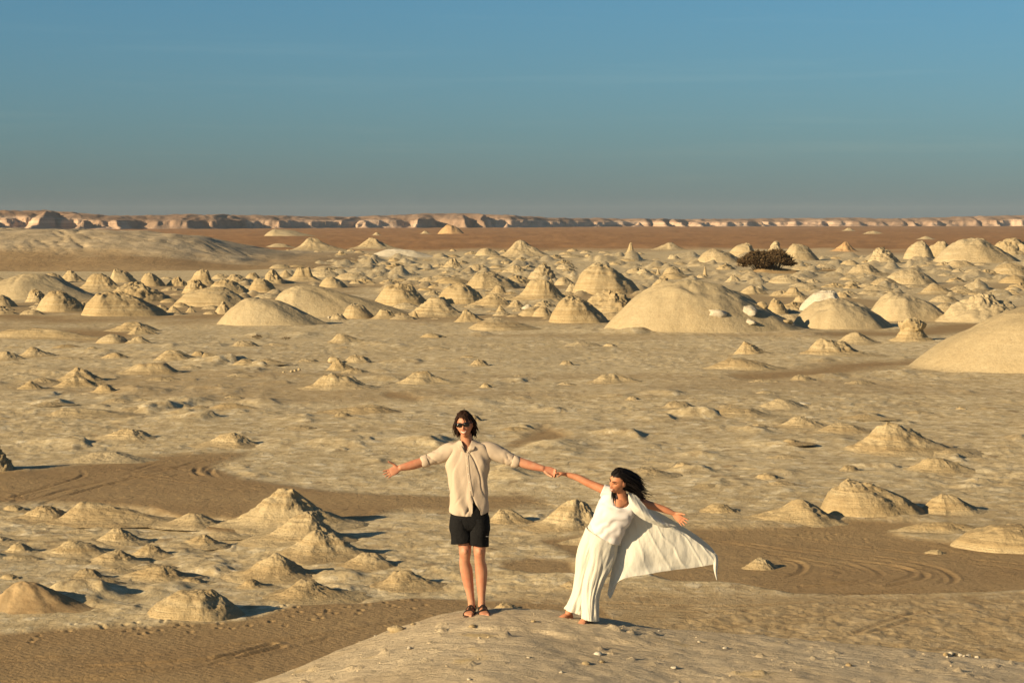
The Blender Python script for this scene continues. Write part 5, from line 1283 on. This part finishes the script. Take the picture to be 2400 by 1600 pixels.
hand(mb, ww, P(1296, 1107, -.11) - ww, (0, -.35, -1), 1, (.65, .7, .75, .8), .02, .88, .4, .6)
hand(mb, wv, P(1606, 1226, -.20) - wv, (-.35, -1, .15), -1, (.10, .14, .16, .2), .16, .92, .55, .25)
w1, w2 = P(1332, 1437, .02), P(1371, 1447, -.10)
for q in (w1, w2): q[2] = float(knoll_z(q[0], q[1], False)) + .008
mb.tube([P(1405, 1262, .03), P(1380, 1335, .05), P(1358, 1395, .05), np.array(w1) + UP(.07)], [.085, .058, .050, .033], 14, 20)
mb.tube([P(1425, 1262, .0), P(1400, 1330, -.03), P(1385, 1390, -.04), np.array(w2) + UP(.07) + np.array([.01, .03, 0])], [.085, .058, .050, .033], 14, 20)
foot(mb, w1 + np.array([.035, .03, 0]), (-.85, -.55, .0), .215, .038); foot(mb, w2 + np.array([.01, .06, 0]), (-.30, -1, .0), .215, .038)
child(mb, 'body', M['skin_b'], root=womroot, remesh=.0052, smooth=3)
# hair blown to the side
mb = MB(); rad = np.array([.076, .098, .119]); cap = []
n_, m_ = 40, 18
for i in range(m_):
    for j in range(n_):
        ph = 2 * math.pi * j / n_; y = math.sin(ph)
        zmin = .62 if y > .35 else .62 - 1.45 * (0.35 - y) if y > -.45 else -.60
        tmax = math.acos(max(zmin, -.62)); t = .02 + (tmax - .02) * i / (m_ - 1); k = 1.05 + .025 * math.sin(ph * 9 + i * .4)
        cap.append(wc + wR @ (np.array([math.sin(t) * math.cos(ph), math.sin(t) * y, math.cos(t)]) * rad * k))
mb.add(cap, [tuple(q[::-1]) for q in grid_faces(m_, n_, True)] + [tuple(range(n_))])
hroots = []
while len(hroots) < 220:
    v = rn.normal(size=3); v /= np.linalg.norm(v)
    if v[1] > -.05 or v[2] < -.6: continue
    hroots.append((wc + wR @ (v * rad), wR @ v))
strands(mb, hroots, lambda p, nv: (np.array(P(1488, 1150, -.20)) - p) * 9, 21, 360, .26, .0066, np.array([.11, .0, .02]), np.array([0, 0, -.10]), .04, (wc, wR, rad), .0, .05)
strands(mb, hroots[:60], lambda p, nv: (np.array(P(1488, 1150, -.20)) - p) * 9, 22, 46, .33, .0035, np.array([.20, 0, .04]), np.array([0, 0, -.06]), .20, (wc, wR, rad * 1.03), .05, .12)
strands(mb, scalp(wc, wR, rad, .60, 120), lambda p, nv: wR @ np.array([.5 * (wR.T @ nv)[0], -1.0, -.25]), 25, 280, .22, .0062, np.array([.05, .0, 0]), np.array([0, 0, -.16]), .03, (wc, wR, rad * 1.03), .02, .05)
strands(mb, [(wc + wR @ np.array([.055, .01, -.075]), wR @ np.array([.6, .3, -.5])), (wc + wR @ np.array([.05, .03, -.08]), wR @ np.array([.5, .5, -.5]))], np.array([.1, -.15, -1.0]), 27, 16, .15, .006, np.array([.03, 0, 0]), np.array([0, 0, -.1]), .12)
child(mb, 'hair', M['hair_b'], root=womroot)
bw = MB()
for s in (-1, 1):
    bw.tube([face_pt(wc, wR, s * .014, .027, .010, **WH), face_pt(wc, wR, s * .032, .034, .010, **WH), face_pt(wc, wR, s * .050, .026, .006, **WH)], [.0035, .004, .002], 8, 8)
child(bw, 'eyebrows', M['brow'], root=womroot)
ey = MB()
for s in (-1, 1):
    ey.tube([face_pt(wc, wR, s * .018, .007, -.003, **WH), face_pt(wc, wR, s * .031, .012, -.002, **WH), face_pt(wc, wR, s * .046, .006, -.005, **WH)], [.0025, .004, .0025], 8, 8)
child(ey, 'eyelashes', M['hair_b'], root=womroot)
mt = MB(); mt.sheet([[face_pt(wc, wR, x * .020, -.050 + .004 * abs(x), .010, **WH) for x in (-1, -.5, 0, .5, 1)], [face_pt(wc, wR, x * .020, -.062 - .005 * (1 - x * x) + .010 * abs(x), .010, **WH) for x in (-1, -.5, 0, .5, 1)]], 13, 4)
child(mt, 'teeth', M['teeth'], root=womroot, solid=.003)
lp = MB(); lp.tube([face_pt(wc, wR, x * .025, -.049 + .005 * abs(x), .009, **WH) for x in (-1, -.5, 0, .5, 1)], [.002, .004, .0045, .004, .002], 8, 12)
lp.tube([face_pt(wc, wR, x * .025, -.066 - .007 * (1 - x * x) + .013 * abs(x), .010, **WH) for x in (-1, -.5, 0, .5, 1)], [.002, .0045, .0055, .0045, .002], 8, 12)
child(lp, 'lips', M['lip'], root=womroot)
# white top with a scooped neck and cap sleeve
ts = MB(); n_, m_ = 96, 44
SEC = [((1456, 1161), (.105, 0, -.040), .070, -.185), ((1456, 1168), (.150, 0, -.055), .086, -.180), ((1449, 1182), (.158, 0, -.060), .100, -.165), ((1441, 1200), (.150, 0, -.064), .108, -.135), ((1431, 1220), (.138, 0, -.068), .108, -.085), ((1423, 1238), (.134, 0, -.072), .112, -.035), ((1419, 1250), (.138, 0, -.074), .118, -.01)]
C = catmull([P(*a[0], a[3]) for a in SEC], m_); A = catmull([a[1] for a in SEC], m_); Bv = catmull([[0, a[2], a[2] * .45] for a in SEC], m_)
V = []
for i in range(m_):
    for j in range(n_):
        th = 2 * math.pi * j / n_; c_, s_ = math.cos(th), math.sin(th); e = 2 / 2.3
        v = C[i] + A[i] * math.copysign(abs(c_) ** e, c_) + Bv[i] * math.copysign(abs(s_) ** e, s_)
        t = i / (m_ - 1)
        if s_ < 0 and t < .30:   # scoop
            v = v + (C[min(i + int(13 * (1 - t / .30)), m_ - 1)] - C[i]) * max(0, 1 - (c_ / .72) ** 2) * 1.0
        V.append(v)
V = np.array(V); cent = np.repeat(C, n_, 0); dirn = V - cent; dirn /= np.linalg.norm(dirn, axis=1)[:, None]
sag = V[:, 2] + .6 * (V[:, 0] - V[:, 0].mean()) ** 2 * 8
fold = .005 * np.sin(sag * 46 + 5 * fbm(V[:, 0] * 6, V[:, 2] * 6, V[:, 1] * 6, 3, 2)) + .008 * fbm(V[:, 0] * 6, V[:, 2] * 9, V[:, 1] * 6, 13, 2)
ts.add(V + dirn * fold[:, None], [tuple(q) for q in grid_faces(m_, n_, True)])
ts.tube([P(1447, 1166, -.18), P(1432, 1157, -.17), P(1421, 1152, -.16), P(1412, 1148, -.155)], [.060, .064, .060, .055], 28, 16, False, mod=lambda t, th: 1 + .05 * np.sin(th * 6 + t * 5))
ts.tube([P(1470, 1168, -.17), P(1484, 1172, -.165), P(1496, 1176, -.16)], [.056, .058, .054], 28, 12, False)
child(ts, 'top', M['tee'], root=womroot, solid=.003)
nk = MB(); nk.sheet([[P(1436, 1166, -.235), P(1450, 1170, -.262), P(1470, 1170, -.235)], [P(1438, 1176, -.245), P(1450, 1182, -.268), P(1468, 1178, -.245)], [P(1444, 1186, -.255), P(1452, 1188, -.265), P(1460, 1186, -.255)]], 8, 8)
child(nk, 'neckline_skin', M['skin_b'], root=womroot)
# wide cream trousers, gathered at the waist
def gather(seed, amp, k=11):
    return lambda t, th: 1 + amp * (.45 + .9 * t) * (.22 * np.sin(th * k + 1.2 * t + 4.5 * fbm(np.cos(th) * 1.2, np.sin(th) * 1.2, t * 2.2, seed, 2)) + 1.4 * fbm(np.cos(th) * 2.4 + t, np.sin(th) * 2.4, t * 1.8, seed + 3, 3) - .8 * np.abs(fbm(np.cos(th) * 3.0, np.sin(th) * 3.0 + t, t * 1.2, seed + 6, 2)))
tq = MB()
tq.rings(catmull([P(1422, 1233, -.01), P(1420, 1241, 0), P(1418, 1248, 0), P(1416, 1256, .005)], 12), catmull([[.128, 0, -.068], [.135, 0, -.072], [.140, 0, -.074], [.152, 0, -.072]], 12), catmull([[0, .112, .045], [0, .118, .045], [0, .122, .04], [0, .13, .03]], 12), 96, False, 2.1, lambda t, th: 1 + .022 * np.sin(th * 34))
wb = child(tq, 'waistband', M['cream'], root=womroot, solid=.004)
tr_ = MB()
tr_.rings(catmull([P(1412, 1252, 0), P(1404, 1285, -.01), P(1400, 1320, -.03), P(1390, 1360, -.04), P(1384, 1400, -.06), P(1384, 1432, -.08), P(1384, 1451, -.09)], 46),
          catmull([[.152, 0, -.070], [.158, 0, -.055], [.134, 0, -.035], [.104, 0, -.01], [.080, 0, 0], [.074, 0, 0], [.080, 0, -.012]], 46), catmull([[0, .128, .02], [0, .14, .0], [0, .13, 0], [0, .12, 0], [0, .10, 0], [0, .09, 0], [0, .095, 0]], 46), 110, False, 2.0, gather(41, .11, 6))
tr_.rings(catmull([P(1398, 1254, .02), P(1380, 1298, .0), P(1370, 1342, .01), P(1362, 1385, .03), P(1354, 1415, .04), P(1350, 1434, .05)], 40),
          catmull([[.105, 0, -.05], [.108, 0, -.03], [.088, 0, -.0], [.084, 0, .0], [.094, 0, -.01], [.102, 0, -.030]], 40), catmull([[0, .12, 0], [0, .125, 0], [0, .115, 0], [0, .105, 0], [0, .10, 0], [0, .105, 0]], 40), 90, False, 2.0, gather(47, .09, 5))
child(tr_, 'trousers', M['cream'], root=womroot, solid=.003)
# shawl
sw = MB()
def drape(seed, amp, kx=10, kz=2.5, dirv=(0, -1, 0)):
    def f(V):
        X, Z = V[..., 0], V[..., 2]
        n1 = np.sin(X * 17 + Z * 11 + 5.0 * fbm(X * 2.0, Z * 1.6, 0, seed, 3)) * .7 + 1.3 * fbm(X * kx * .6 + Z * 2, Z * kz, 0, seed + 1, 3) + .9 * np.exp(-((np.sin((X - 1.02) / (CAM_Z - 2.3 - Z) * 14 + 2 * fbm(X * 3, Z * 2, 0, seed + 5, 2))) / .28) ** 2)
        return V + (amp * n1)[..., None] * np.array(dirv)
    return f
sw.sheet([[P(1462, 1178, -.06), P(1498, 1200, -.10), P(1540, 1219, -.10), P(1585, 1236, -.07), P(1632, 1268, -.03), P(1674, 1298, .0)],
          [P(1452, 1225, .02), P(1496, 1240, -.06), P(1545, 1254, -.08), P(1592, 1264, -.06), P(1636, 1284, -.03), P(1677, 1304, .0)],
          [P(1444, 1275, .04), P(1490, 1288, -.06), P(1540, 1296, -.05), P(1590, 1300, -.04), P(1636, 1305, -.02), P(1678, 1312, .0)],
          [P(1436, 1320, .03), P(1478, 1330, -.04), P(1530, 1326, -.02), P(1585, 1322, -.02), P(1632, 1320, -.01), P(1677, 1318, .0)],
          [P(1424, 1388, .0), P(1458, 1357, -.05), P(1522, 1344, -.03), P(1580, 1335, .0), P(1630, 1329, .0), P(1675, 1321, .0)]], 120, 80, drape(3, .007))
sw.sheet([[P(1474, 1146, -.22), P(1490, 1160, -.26), P(1506, 1178, -.28), P(1530, 1203, -.28), P(1556, 1222, -.24), P(1584, 1231, -.20)],
          [P(1473, 1156, -.29), P(1484, 1178, -.33), P(1504, 1198, -.34), P(1530, 1216, -.31), P(1557, 1229, -.26), P(1584, 1232, -.20)],
          [P(1472, 1166, -.26), P(1479, 1192, -.29), P(1501, 1213, -.29), P(1530, 1227, -.27), P(1558, 1236, -.24), P(1584, 1233, -.20)]], 60, 22, drape(9, .005, 14, 8))
sw.sheet([[P(1500, 1180, .16), P(1548, 1202, .20), P(1596, 1230, .22), P(1640, 1259, .18), P(1666, 1281, .10), P(1680, 1300, .03)],
          [P(1490, 1215, .18), P(1530, 1236, .24), P(1576, 1258, .26), P(1622, 1284, .20), P(1656, 1300, .11), P(1678, 1310, .03)],
          [P(1480, 1250, .18), P(1520, 1270, .24), P(1566, 1290, .26), P(1610, 1306, .20), P(1650, 1314, .11), P(1677, 1318, .03)]], 70, 26, drape(13, .010))
sw.sheet([[P(1673, 1294, .0), P(1678, 1297, .01), P(1682, 1302, .02)], [P(1672, 1318, .0), P(1678, 1318, -.01), P(1683, 1318, .02)], [P(1673, 1336, .01), P(1677, 1338, -.01), P(1681, 1338, .02)], [P(1679, 1358, .02), P(1680, 1359, .01), P(1681, 1359, .02)]], 8, 20)
sw.sheet([[P(1440, 1330, .14), P(1450, 1340, .17), P(1452, 1350, .20)], [P(1430, 1362, .15), P(1442, 1366, .19), P(1446, 1368, .22)], [P(1424, 1388, .15), P(1432, 1396, .19), P(1438, 1388, .22)], [P(1426, 1396, .16), P(1429, 1402, .18), P(1433, 1398, .20)]], 10, 18)
child(sw, 'shawl', M['sheer'], root=womroot)

# ------------------------------------------------------------------ thin dusty air
hb = MB()
x0, x1, y0, y1, z0, z1 = -9600.0, 9600.0, -9600.0, 9600.0, -6.0, 75.0
hv = [(x, y, z) for x in (x0, x1) for y in (y0, y1) for z in (z0, z1)]
hb.add(hv, [(0, 1, 3, 2), (4, 6, 7, 5), (0, 4, 5, 1), (2, 3, 7, 6), (0, 2, 6, 4), (1, 5, 7, 3)])
hm = bpy.data.materials.new('dusty_air'); hm.use_nodes = True; hm.node_tree.nodes.clear()
ho = hm.node_tree.nodes.new('ShaderNodeOutputMaterial'); pv = hm.node_tree.nodes.new('ShaderNodeVolumePrincipled')
pv.inputs['Color'].default_value = (0.78, 0.86, 0.96, 1); pv.inputs['Density'].default_value = 0.000032
hm.node_tree.links.new(pv.outputs[0], ho.inputs['Volume'])
tag(hb.build('haze', hm), 'thin dusty haze over the far plain', 'haze', kind='stuff')
